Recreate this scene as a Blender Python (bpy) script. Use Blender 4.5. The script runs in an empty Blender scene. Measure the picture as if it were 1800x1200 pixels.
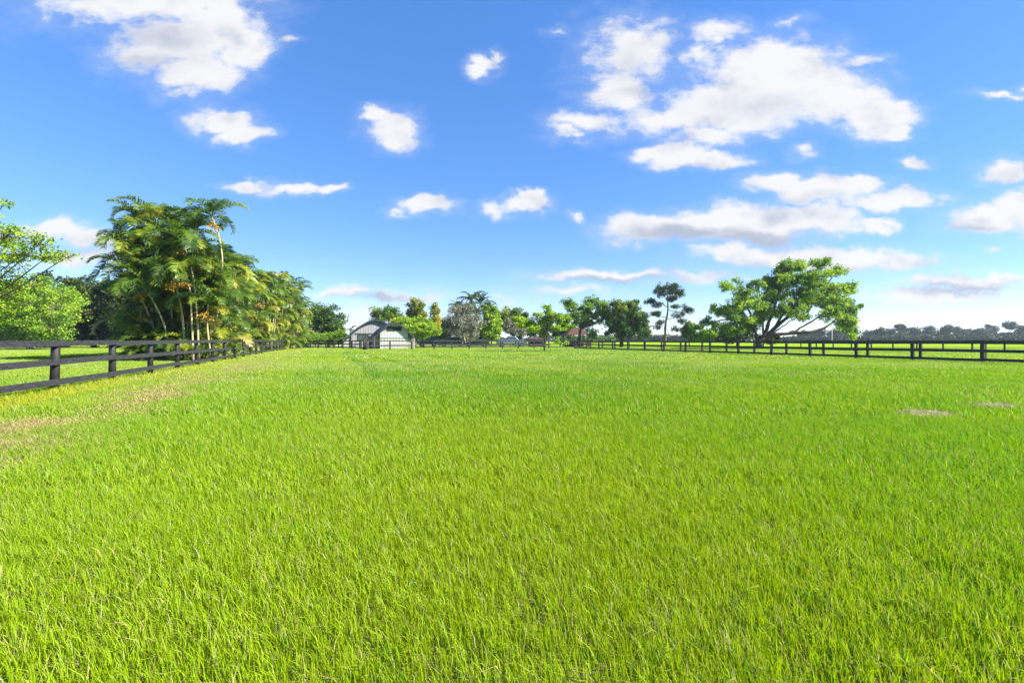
import bpy, math, random
import numpy as np
from mathutils import Vector

SC = bpy.context.scene
COL = SC.collection
PI = math.pi
H = 1.22           # eye height, m
F = 760.0          # focal length in photo pixels (1800 wide)
HOR = 598.0        # horizon row


def gd(py):        # distance of a ground point seen at row py
    return H * F / (py - HOR)


def px2x(px, d):
    return (px - 900.0) / F * d


def py2z(py, d):
    return H - (py - HOR) / F * d


# ------------------------------------------------------------------ objects
def link(o, parent=None):
    COL.objects.link(o)
    if parent is not None:
        o.parent = parent
    return o


def tag(o, label=None, cat=None, group=None, kind=None):
    if label: o['label'] = label
    if cat: o['category'] = cat
    if group: o['group'] = group
    if kind: o['kind'] = kind
    return o


def thing(name, label, cat, loc=(0, 0, 0), rz=0.0, group=None):
    o = bpy.data.objects.new(name, None)
    o.empty_display_size = 0.2
    o.location = loc
    o.rotation_euler = (0, 0, rz)
    link(o)
    return tag(o, label, cat, group)


def np_mesh(name, V, quads=None, tris=None, attr=None, attr_name='tint', smooth=False):
    me = bpy.data.meshes.new(name)
    V = np.asarray(V, np.float32).reshape(-1, 3)
    me.vertices.add(len(V))
    me.vertices.foreach_set('co', V.ravel())
    loops, starts, n = [], [], 0
    if quads is not None and len(quads):
        q = np.asarray(quads, np.int32)
        loops.append(q.ravel()); starts.append(np.arange(len(q), dtype=np.int32) * 4); n = q.size
    if tris is not None and len(tris):
        t = np.asarray(tris, np.int32)
        loops.append(t.ravel()); starts.append(n + np.arange(len(t), dtype=np.int32) * 3)
    L = np.concatenate(loops); S = np.concatenate(starts)
    me.loops.add(len(L)); me.loops.foreach_set('vertex_index', L)
    me.polygons.add(len(S)); me.polygons.foreach_set('loop_start', S)
    if smooth:
        me.polygons.foreach_set('use_smooth', np.ones(len(S), bool))
    if attr is not None:
        attr = np.asarray(attr, np.float32)
        if attr.ndim == 2:
            a = me.attributes.new(attr_name, 'FLOAT_COLOR', 'POINT')
            c = np.ones((len(V), 4), np.float32); c[:, :3] = attr
            a.data.foreach_set('color', c.ravel())
        else:
            a = me.attributes.new(attr_name, 'FLOAT', 'POINT')
            a.data.foreach_set('value', attr)
    me.update(calc_edges=True)
    me.validate()
    return me


def mesh_obj(name, me, mat, parent=None):
    me.materials.append(mat)
    return link(bpy.data.objects.new(name, me), parent)


class MB:
    """collects boxes, prisms and tubes, then links them as one mesh object"""
    def __init__(s): s.v, s.f = [], []

    def add(s, v, f):
        b = len(s.v)
        s.v += [tuple(p) for p in v]
        s.f += [tuple(i + b for i in q) for q in f]

    def box(s, x0, x1, y0, y1, z0, z1):
        s.add([(x0, y0, z0), (x1, y0, z0), (x1, y1, z0), (x0, y1, z0), (x0, y0, z1), (x1, y0, z1), (x1, y1, z1), (x0, y1, z1)],
              [(3, 2, 1, 0), (4, 5, 6, 7), (0, 1, 5, 4), (1, 2, 6, 5), (2, 3, 7, 6), (3, 0, 4, 7)])

    def prism_y(s, prof, y0, y1):       # profile in x,z pushed along y
        n = len(prof)
        s.add([(x, y0, z) for x, z in prof] + [(x, y1, z) for x, z in prof],
              [tuple(range(n))[::-1], tuple(range(n, 2 * n))] + [(i, (i + 1) % n, n + (i + 1) % n, n + i) for i in range(n)])

    def prism_x(s, prof, x0, x1):       # profile in y,z pushed along x
        n = len(prof)
        s.add([(x0, y, z) for y, z in prof] + [(x1, y, z) for y, z in prof],
              [tuple(range(n))[::-1], tuple(range(n, 2 * n))] + [(i, (i + 1) % n, n + (i + 1) % n, n + i) for i in range(n)])

    def tube(s, pts, rad, sides=8, cap=True):
        V, Q = tube_np(pts, rad, sides)
        s.add(V.tolist(), Q.tolist())
        if cap:
            n = len(V)
            b = len(s.v) - n
            s.f.append(tuple(b + n - sides + i for i in range(sides)))
            s.f.append(tuple(b + sides - 1 - i for i in range(sides)))

    def bar(s, a, b, w, h):              # board from a to b, w across, h tall
        a = Vector(a); b = Vector(b); d = (b - a).normalized()
        side = d.cross(Vector((0, 0, 1))).normalized() * w / 2
        up = Vector((0, 0, h / 2))
        v = [p + sg * side + u * up for p in (a, b) for sg, u in ((-1, -1), (1, -1), (1, 1), (-1, 1))]
        s.add(v, [(0, 1, 2, 3), (7, 6, 5, 4), (0, 4, 5, 1), (1, 5, 6, 2), (2, 6, 7, 3), (3, 7, 4, 0)])

    def build(s, name, mat, parent=None, smooth=False, bevel=0):
        me = bpy.data.meshes.new(name)
        me.from_pydata(s.v, [], s.f)
        me.validate()
        if smooth:
            for p in me.polygons: p.use_smooth = True
        o = mesh_obj(name, me, mat, parent)
        if bevel:
            m = o.modifiers.new('bevel', 'BEVEL'); m.width = bevel; m.segments = 2; m.limit_method = 'ANGLE'
        return o


def tube_np(pts, rad, sides=7):
    P = np.asarray(pts, float)
    n = len(P)
    R = np.atleast_1d(np.asarray(rad, float))
    if len(R) != n:
        R = np.interp(np.linspace(0, 1, n), np.linspace(0, 1, len(R)), R)
    T = np.gradient(P, axis=0)
    T /= np.linalg.norm(T, axis=1)[:, None] + 1e-9
    ref = np.array([0.31, 0.95, 0.05]) if abs(T[0][2]) > 0.6 else np.array([0.02, 0.1, 1.0])
    A = np.cross(T, ref); A /= np.linalg.norm(A, axis=1)[:, None] + 1e-9
    B = np.cross(T, A)
    a = np.arange(sides) * 2 * PI / sides
    V = P[:, None] + R[:, None, None] * (np.cos(a)[None, :, None] * A[:, None] + np.sin(a)[None, :, None] * B[:, None])
    i = np.arange(n - 1)[:, None] * sides
    j = np.arange(sides)[None]
    j2 = (j + 1) % sides
    Q = np.stack([i + j, i + j2, i + sides + j2, i + sides + j], -1).reshape(-1, 4)
    return V.reshape(-1, 3), Q


def curve(pts, n=8):                     # smooth path through the points
    P = np.asarray(pts, float)
    if len(P) == 2:
        t = np.linspace(0, 1, n)[:, None]
        return P[0] * (1 - t) + P[1] * t
    Q = np.vstack([2 * P[0] - P[1], P, 2 * P[-1] - P[-2]])
    out = []
    for k in range(1, len(Q) - 2):
        p0, p1, p2, p3 = Q[k - 1:k + 3]
        m = max(2, n // (len(P) - 1) + 1)
        for t in np.linspace(0, 1, m, endpoint=False):
            out.append(0.5 * (2 * p1 + (p2 - p0) * t + (2 * p0 - 5 * p1 + 4 * p2 - p3) * t * t + (3 * p1 - p0 - 3 * p2 + p3) * t ** 3))
    out.append(P[-1])
    return np.array(out)


# ------------------------------------------------------------------ materials
def new_mat(name):
    m = bpy.data.materials.new(name)
    m.use_nodes = True
    nt = m.node_tree
    for n in list(nt.nodes): nt.nodes.remove(n)
    return m, nt, nt.nodes.new('ShaderNodeOutputMaterial')


def N(nt, kind, **kw):
    n = nt.nodes.new(kind)
    for k, v in kw.items():
        if k.startswith('i_'):
            n.inputs[int(k[2:]) if k[2:].isdigit() else k[2:]].default_value = v
        else:
            setattr(n, k, v)
    return n


def ramp(nt, stops, fac):
    r = nt.nodes.new('ShaderNodeValToRGB')
    e = r.color_ramp.elements
    while len(e) < len(stops): e.new(0.5)
    for k, (p, c) in enumerate(stops):
        e[k].position = p; e[k].color = (*c, 1)
    nt.links.new(fac, r.inputs[0])
    return r.outputs[0]


def leaf_mat(name, stops, trans=0.35, rough=0.55, spec=0.3, warm=(1.15, 1.1, 0.6)):
    m, nt, out = new_mat(name)
    at = N(nt, 'ShaderNodeAttribute', attribute_name='tint')
    c = ramp(nt, stops, at.outputs['Fac'])
    p = N(nt, 'ShaderNodeBsdfPrincipled')
    p.inputs['Roughness'].default_value = rough
    p.inputs['Specular IOR Level'].default_value = spec
    nt.links.new(c, p.inputs['Base Color'])
    tr = N(nt, 'ShaderNodeBsdfTranslucent')
    mul = N(nt, 'ShaderNodeMix', data_type='RGBA', blend_type='MULTIPLY')
    mul.inputs['Factor'].default_value = 1
    nt.links.new(c, mul.inputs['A']); mul.inputs['B'].default_value = (*warm, 1)
    nt.links.new(mul.outputs['Result'], tr.inputs['Color'])
    mx = N(nt, 'ShaderNodeMixShader'); mx.inputs[0].default_value = trans
    nt.links.new(p.outputs[0], mx.inputs[1]); nt.links.new(tr.outputs[0], mx.inputs[2])
    nt.links.new(mx.outputs[0], out.inputs[0])
    return m


def noise_mat(name, a, b, scale=6.0, rough=0.8, spec=0.3, bump=0.0, detail=5, stretch=(1, 1, 1), metallic=0.0):
    m, nt, out = new_mat(name)
    tc = N(nt, 'ShaderNodeTexCoord')
    mp = N(nt, 'ShaderNodeMapping'); mp.inputs['Scale'].default_value = stretch
    nt.links.new(tc.outputs['Object'], mp.inputs[0])
    no = N(nt, 'ShaderNodeTexNoise'); no.inputs['Scale'].default_value = scale; no.inputs['Detail'].default_value = detail
    nt.links.new(mp.outputs[0], no.inputs['Vector'])
    c = ramp(nt, [(0.3, a), (0.7, b)], no.outputs[0])
    p = N(nt, 'ShaderNodeBsdfPrincipled')
    p.inputs['Roughness'].default_value = rough; p.inputs['Specular IOR Level'].default_value = spec
    p.inputs['Metallic'].default_value = metallic
    nt.links.new(c, p.inputs['Base Color'])
    if bump:
        bm = N(nt, 'ShaderNodeBump'); bm.inputs['Strength'].default_value = bump; bm.inputs['Distance'].default_value = 0.02
        nt.links.new(no.outputs[0], bm.inputs['Height']); nt.links.new(bm.outputs[0], p.inputs['Normal'])
    nt.links.new(p.outputs[0], out.inputs[0])
    return m


M = {}
M['bark'] = noise_mat('bark', (.07, .055, .04), (.17, .14, .11), 8, .9, .2, .6, stretch=(1, 1, .25))
M['bark_dark'] = noise_mat('dark_bark', (.035, .028, .022), (.085, .07, .055), 8, .9, .2, .6, stretch=(1, 1, .25))
M['bark_pale'] = noise_mat('pale_bark', (.22, .20, .15), (.36, .33, .26), 8, .85, .2, .4, stretch=(1, 1, .25))
M['cane'] = noise_mat('palm_cane', (.22, .20, .10), (.42, .37, .22), 5, .6, .3, .2, stretch=(.4, .4, 3))
M['paint_black'] = noise_mat('black_fence_paint', (.009, .009, .012), (.042, .042, .050), 7, .6, .3, .6, stretch=(1, 1, 5))
M['post_black'] = noise_mat('black_post_paint', (.007, .007, .008), (.018, .017, .017), 12, .6, .35, .5, stretch=(1, 1, .3))

M['lf_lime'] = leaf_mat('lime_leaf', [(0, (0.081, 0.162, 0.016)), (.5, (0.203, 0.365, 0.020)), (1, (0.405, 0.500, 0.027))], .42)
M['lf_bright'] = leaf_mat('bright_leaf', [(0, (0.047, 0.115, 0.016)), (.55, (0.121, 0.257, 0.024)), (1, (0.297, 0.432, 0.027))], .5)
M['lf_mid'] = leaf_mat('mid_green_leaf', [(0, (.035, .08, .018)), (.6, (.09, .18, .025)), (1, (.22, .28, .03))], .38, spec=.15)
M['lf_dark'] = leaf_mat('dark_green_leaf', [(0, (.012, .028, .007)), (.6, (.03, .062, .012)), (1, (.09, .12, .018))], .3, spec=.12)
M['lf_pine'] = leaf_mat('pine_needle', spec=.12, stops=[(0, (0.019, 0.041, 0.022)), (.6, (0.041, 0.074, 0.032)), (1, (0.095, 0.121, 0.041))], trans=.2)
M['lf_silver'] = leaf_mat('silver_leaf', [(0, (0.095, 0.101, 0.074)), (.5, (0.203, 0.216, 0.155)), (1, (0.338, 0.351, 0.257))], .2, warm=(1, 1, .9))
M['lf_yellow'] = leaf_mat('yellow_leaf', [(0, (.10, .15, .015)), (.5, (.26, .28, .02)), (1, (.45, .38, .03))], .4)
M['lf_far'] = leaf_mat('far_leaf', [(0, (.014, .028, .012)), (.6, (.032, .056, .02)), (1, (.075, .10, .03))], .2, spec=.1)
M['lf_palm'] = leaf_mat('palm_leaflet', [(0, (.022, .055, .018)), (.3, (.055, .12, .02)), (.55, (.13, .22, .02)), (.8, (.30, .34, .03)), (.95, (.42, .37, .06)), (1, (.46, .38, .20))], .45, .45, .4)
M['lf_palmdark'] = leaf_mat('dark_palm_leaflet', [(0, (.018, .045, .015)), (.6, (.05, .10, .02)), (1, (.11, .15, .025))], .28, .4, .5)
M['fruit'] = leaf_mat('orange_palm_fruit', [(0, (.22, .12, .012)), (.5, (.34, .20, .018)), (1, (.42, .30, .04))], .1, warm=(1, 1, 1))
M['straw'] = leaf_mat('dry_straw', [(0, (.17, .125, .07)), (.5, (.38, .31, .19)), (1, (.56, .50, .33))], .15, warm=(1, 1, 1))


# ------------------------------------------------------------------ numeric noise
def vnoise(x, y, seed=0):
    def hsh(i, j):
        n = (i.astype(np.int64) * 374761393 + j.astype(np.int64) * 668265263 + seed * 144665) & 0xffffffff
        n = ((n ^ (n >> 13)) * 1274126177) & 0xffffffff
        return ((n ^ (n >> 16)) & 0xffff) / 65535.0
    i, j = np.floor(x), np.floor(y)
    u, v = x - i, y - j
    u = u * u * (3 - 2 * u); v = v * v * (3 - 2 * v)
    return (hsh(i, j) * (1 - u) + hsh(i + 1, j) * u) * (1 - v) + (hsh(i, j + 1) * (1 - u) + hsh(i + 1, j + 1) * u) * v


def fbm(x, y, seed=0, oct=4):
    a, s, t = 0.5, 0.0, 0.0
    for k in range(oct):
        s = s + a * vnoise(x * 2 ** k, y * 2 ** k, seed + k * 7); t += a; a *= 0.5
    return s / t


# the field's own axes: v runs along the two side fences, u across
U = np.array([.924, .382]); Vv = np.array([-.382, .924])
RZ = math.atan2(U[1], U[0])
LF0 = np.array([-10.8, 10.2])            # a point of the side fence by the palms
RF0 = np.array([25.9, 22.4])             # a point of the side fence by the big tree


def wl(x, y): return (x - LF0[0]) * U[0] + (y - LF0[1]) * U[1]
def wr(x, y): return (x - RF0[0]) * U[0] + (y - RF0[1]) * U[1]
def wv(x, y): return (x - LF0[0]) * Vv[0] + (y - LF0[1]) * Vv[1]


# back fence through these two points
BK0 = np.array([px2x(643, 54.5), 54.5]); BK1 = np.array([px2x(985, 64.5), 64.5])

# ------------------------------------------------------------------ ground
def make_ground():
    m, nt, out = new_mat('pasture_soil')
    g = N(nt, 'ShaderNodeNewGeometry')
    n1 = N(nt, 'ShaderNodeTexNoise'); n1.inputs['Scale'].default_value = 0.22; n1.inputs['Detail'].default_value = 8
    n2 = N(nt, 'ShaderNodeTexNoise'); n2.inputs['Scale'].default_value = 22; n2.inputs['Detail'].default_value = 6
    n3 = N(nt, 'ShaderNodeTexNoise'); n3.inputs['Scale'].default_value = 1.7; n3.inputs['Detail'].default_value = 6
    for n in (n1, n2, n3): nt.links.new(g.outputs['Position'], n.inputs['Vector'])
    turf = ramp(nt, [(.35, (.12, .22, .008)), (.6, (.20, .30, .010))], n1.outputs[0])
    thatch = ramp(nt, [(.3, (.07, .085, .018)), (.7, (.16, .17, .045))], n2.outputs[0])
    # bare thatch shows between the blades close by, dense turf beyond
    ln = N(nt, 'ShaderNodeVectorMath', operation='LENGTH'); nt.links.new(g.outputs['Position'], ln.inputs[0])
    mr = N(nt, 'ShaderNodeMapRange'); mr.inputs['From Min'].default_value = 12; mr.inputs['From Max'].default_value = 40
    nt.links.new(ln.outputs['Value'], mr.inputs['Value'])
    mx = N(nt, 'ShaderNodeMix', data_type='RGBA')
    nt.links.new(mr.outputs[0], mx.inputs['Factor']); nt.links.new(thatch, mx.inputs['A']); nt.links.new(turf, mx.inputs['B'])
    pat = ramp(nt, [(.35, (.75, .75, .75)), (.65, (1.1, 1.1, 1.0))], n3.outputs[0])
    mu = N(nt, 'ShaderNodeMix', data_type='RGBA', blend_type='MULTIPLY'); mu.inputs['Factor'].default_value = 1
    nt.links.new(mx.outputs['Result'], mu.inputs['A']); nt.links.new(pat, mu.inputs['B'])
    p = N(nt, 'ShaderNodeBsdfDiffuse'); nt.links.new(mu.outputs['Result'], p.inputs['Color'])
    bm = N(nt, 'ShaderNodeBump'); bm.inputs['Strength'].default_value = .8; bm.inputs['Distance'].default_value = .05
    nt.links.new(n2.outputs[0], bm.inputs['Height']); nt.links.new(bm.outputs[0], p.inputs['Normal'])
    nt.links.new(p.outputs[0], out.inputs[0])
    r = np.concatenate([[0], np.geomspace(2, 900, 44)])
    na = 96
    a = np.arange(na) * 2 * PI / na
    X = (r[1:, None] * np.cos(a)).ravel(); Y = (r[1:, None] * np.sin(a)).ravel()
    V = np.vstack([[0, 0, 0], np.stack([X, Y, np.zeros_like(X)], 1)])
    nr = len(r) - 1
    j = np.arange(na); j2 = (j + 1) % na
    T = np.stack([np.zeros(na, int), 1 + j, 1 + j2], 1)
    i = np.arange(nr - 1)[:, None] * na + 1
    Q = np.stack([i + j, i + na + j, i + na + j2, i + j2], -1).reshape(-1, 4)
    o = mesh_obj('ground', np_mesh('ground', V, Q, T), m)
    tag(o, 'flat green pasture ground reaching the horizon', 'ground', kind='structure')


make_ground()


def grass_mat():
    m, nt, out = new_mat('grass_blade')
    at = N(nt, 'ShaderNodeAttribute', attribute_name='col')
    p = N(nt, 'ShaderNodeBsdfPrincipled')
    p.inputs['Roughness'].default_value = .55; p.inputs['Specular IOR Level'].default_value = .25
    nt.links.new(at.outputs['Color'], p.inputs['Base Color'])
    tr = N(nt, 'ShaderNodeBsdfTranslucent')
    mul = N(nt, 'ShaderNodeMix', data_type='RGBA', blend_type='MULTIPLY'); mul.inputs['Factor'].default_value = 1
    nt.links.new(at.outputs['Color'], mul.inputs['A']); mul.inputs['B'].default_value = (1.15, 1.1, .6, 1)
    nt.links.new(mul.outputs['Result'], tr.inputs['Color'])
    mx = N(nt, 'ShaderNodeMixShader'); mx.inputs[0].default_value = .45
    nt.links.new(p.outputs[0], mx.inputs[1]); nt.links.new(tr.outputs[0], mx.inputs[2])
    nt.links.new(mx.outputs[0], out.inputs[0])
    return m


GM = grass_mat()
PILES = [(px2x(1627, 6.95), 6.95, .50, .26, 3), (px2x(1748, 7.75), 7.75, .50, .24, 4)]


def grass():
    rng = np.random.default_rng(5)
    field, lawn = [], []
    zones = [  # from, to, blades per m2, blade width, height scale, bend
        (0.5, 3.4, 12000, .0038, 1.0, True),
        (3.4, 6.5, 7000, .0054, 1.0, True),
        (6.5, 13, 2300, .0095, 1.0, True),
        (13, 27, 560, .020, 1.0, False),
        (27, 80, 80, .055, 1.0, False),
    ]
    for d0, d1, dens, w, hs, bend in zones:
        area = (1.3 * (d1 ** 2 - d0 ** 2) + 5 * (d1 - d0))
        n = int(dens * area)
        # tufts: blades gather round scattered centres
        y = np.sqrt(rng.uniform(d0 ** 2, d1 ** 2, n))
        x = rng.uniform(-1, 1, n) * (1.3 * y + 2.5)
        per = 7
        k = n // per
        cx, cy = x[:k], y[:k]
        sg = (.034 if d1 < 4 else .06) + w
        x = np.repeat(cx, per) + rng.normal(0, sg, k * per)
        y = np.repeat(cy, per) + rng.normal(0, sg, k * per)
        n = k * per
        tuft_h = np.repeat(rng.uniform(.75, 1.2, k), per)
        tuft_c = np.repeat(rng.uniform(-1, 1, k), per)
        L, R_ = wl(x, y), wr(x, y)
        bk = (x - BK0[0]) * -(BK1 - BK0)[1] + (y - BK0[1]) * (BK1 - BK0)[0]
        inside = (L > -.25) & (R_ < .2) & (bk < 0)
        A = fbm(x / 5.5, y / 5.5, 3); B = fbm(x / 1.1, y / 1.1, 9); C = fbm(x / 16, y / 16, 17, 3)
        # thin spots
        keep = rng.uniform(0, 1, n) < np.clip(.66 + (B - .28) * 2.0, .36, 1)
        pile = np.zeros(n, bool)
        for px_, py_, rx, ry, _ in PILES:
            pile |= (((x - px_) / rx) ** 2 + ((y - py_) / ry) ** 2) < .6
        keep &= ~pile
        h = rng.uniform(.03, .125, n) * tuft_h * (.75 + .5 * A)
        h = np.where(y > 13, h * 1.0, h)
        # colour of each blade: deep green to yellow green, straw among it
        t = np.clip(.5 + (A - .5) * 1.1 + (C - .5) * .7 + tuft_c * .11 + rng.normal(0, .16, n) - (.22 * np.clip(-x / 9, -1, 1.2)) + .16 * np.sin(L * 2.4 + 2 * fbm(x / 7, y / 7, 55)) * np.clip((y - 5) / 9, 0, 1), 0, 1)[:, None]
        g0 = np.array([.235, .345, .004]); g1 = np.array([.09, .25, .004])
        col = g0 * (1 - t) + g1 * t
        # straw: everywhere a little, more in the dry band beside the palm side fence
        band = np.exp(-((L - 2.3 - (fbm(x / 3, y / 3, 31) - .5) * 1.6) / 1.05) ** 2) * (L < 6)
        near = np.exp(-((L - .5) / .5) ** 2)
        dryp = .05 + .10 * np.clip((B - .58) * 5, 0, 1) + band * (.3 + .7 * np.clip((fbm(x / .9, y / .9, 41) - .42) * 4.5, 0, 1)) * .95 + .10 * np.clip((y - 11) / 25, 0, 1) * np.clip((A - .35) * 3, 0, 1)
        dry = rng.uniform(0, 1, n) < dryp
        dc = np.array([.33, .30, .125]) * rng.uniform(.65, 1.5, n)[:, None] * np.where(rng.uniform(0, 1, n)[:, None] < .35, np.array([.9, .8, .75]), 1)
        col = np.where(dry[:, None], dc, col)
        col = np.where((near[:, None] > .5) & ~dry[:, None], np.array([.28, .33, .005]) * rng.uniform(.8, 1.2, n)[:, None], col)
        h = np.where(dry, h * rng.uniform(.7, 1.15, n), h)
        h = h * (1 - .45 * band) * (1 + .55 * np.exp(-((L - .05) / .22) ** 2))
        # wheel track: lusher stripe running with the side fences
        tr = ((np.abs(L - 9.0 - .25 * np.sin(wv(x, y) / 5)) < .2) | (np.abs(L - 7.3 - .25 * np.sin(wv(x, y) / 5)) < .3)) & (y > 13) & (y < 44) & (rng.uniform(0, 1, n) < .85)
        col = np.where((tr & ~dry)[:, None], np.array([.085, .235, .004]), col)
        pale = (rng.uniform(0, 1, n) < .04 + .42 * np.clip((y - 7) / 16, 0, 1) * np.clip((fbm(x / 4, y / 2.2, 77) - .34) * 4, 0, 1)) & ~dry
        col = np.where(pale[:, None], np.array([.33, .38, .16]), col)
        weed = np.repeat(rng.uniform(0, 1, k) < .035 * np.clip((fbm(cx / 2.4, cy / 2.4, 88) - .38) * 9, 0, 3), per) & ~dry
        col = np.where(weed[:, None], np.array([.055, .17, .012]) * rng.uniform(.8, 1.5, n)[:, None], col)
        h = np.where(weed, h * .7, h)
        # outside the paddock the turf is kept short
        h = np.where(inside, h, h * .55)
        keep &= (y > .4)
        lean_a = rng.uniform(0, 2 * PI, n)
        lean = h * np.abs(rng.normal(.2, .36, n)) + np.where(dry, h * .5, 0)
        lx = np.cos(lean_a) * lean - .16 * h; ly = np.sin(lean_a) * lean - .05 * h
        wa = rng.uniform(0, 2 * PI, n)
        ww = w * rng.uniform(.6, 1.3, n) / 2 * np.where(weed, 2.2, 1)
        wx, wy = np.cos(wa) * ww, np.sin(wa) * ww
        z0 = np.full(n, -.004)
        b0 = np.stack([x - wx, y - wy, z0], 1); b1 = np.stack([x + wx, y + wy, z0], 1)
        tip = np.stack([x + lx, y + ly, h * np.sqrt(np.clip(1 - (lean / h) ** 2 * .4, .3, 1))], 1)
        m0 = np.stack([x + lx * .32 - wx * .85, y + ly * .32 - wy * .85, h * .58], 1)
        m1 = np.stack([x + lx * .32 + wx * .85, y + ly * .32 + wy * .85, h * .58], 1)
        for sel, store in ((keep & inside, field), (keep & ~inside, lawn)):
            if sel.any():
                store.append((bend, b0[sel], b1[sel], m0[sel], m1[sel], tip[sel], col[sel]))
    for name, store, label in (('grass', field, 'bright green knee deep meadow grass covering the fenced paddock'),
                               ('lawn_grass', lawn, 'short green turf outside the black paddock fences')):
        Vs, Qs, Ts, Cs, base = [], [], [], [], 0
        for bend, b0, b1, m0, m1, tip, col in store:
            n = len(b0); i = np.arange(n)
            if bend:
                Vs.append(np.stack([b0, b1, m0, m1, tip], 1).reshape(-1, 3)); q = base + i * 5
                Qs.append(np.stack([q, q + 1, q + 3, q + 2], 1)); Ts.append(np.stack([q + 2, q + 3, q + 4], 1))
                Cs.append(np.repeat(col, 5, 0)); base += 5 * n
            else:
                Vs.append(np.stack([b0, b1, tip], 1).reshape(-1, 3)); q = base + i * 3
                Ts.append(np.stack([q, q + 1, q + 2], 1)); Cs.append(np.repeat(col, 3, 0)); base += 3 * n
        me = np_mesh(name, np.concatenate(Vs), np.concatenate(Qs) if Qs else None, np.concatenate(Ts), np.concatenate(Cs), 'col')
        tag(mesh_obj(name, me, GM), label.replace('knee deep ', ''), 'grass', kind='stuff')


grass()


# ------------------------------------------------------------------ leaves, trees
def leaf_quads(C, D, Nn, l, w, tint):
    """leaf blades: base point C, direction D, face normal Nn"""
    S = np.cross(D, Nn); S /= np.linalg.norm(S, axis=1)[:, None] + 1e-9
    l = l[:, None]; w = w[:, None]
    a = C; c = C + D * l
    mid = C + D * l * .45 - Nn * l * .06
    V = np.stack([a, mid + S * w, c, mid - S * w], 1).reshape(-1, 3)
    Q = np.arange(len(V)).reshape(-1, 4)
    return V, Q, np.repeat(tint, 4)


def unit(rng, n):
    v = rng.normal(0, 1, (n, 3)); return v / np.linalg.norm(v, axis=1)[:, None]


FULL = 1.18


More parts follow.
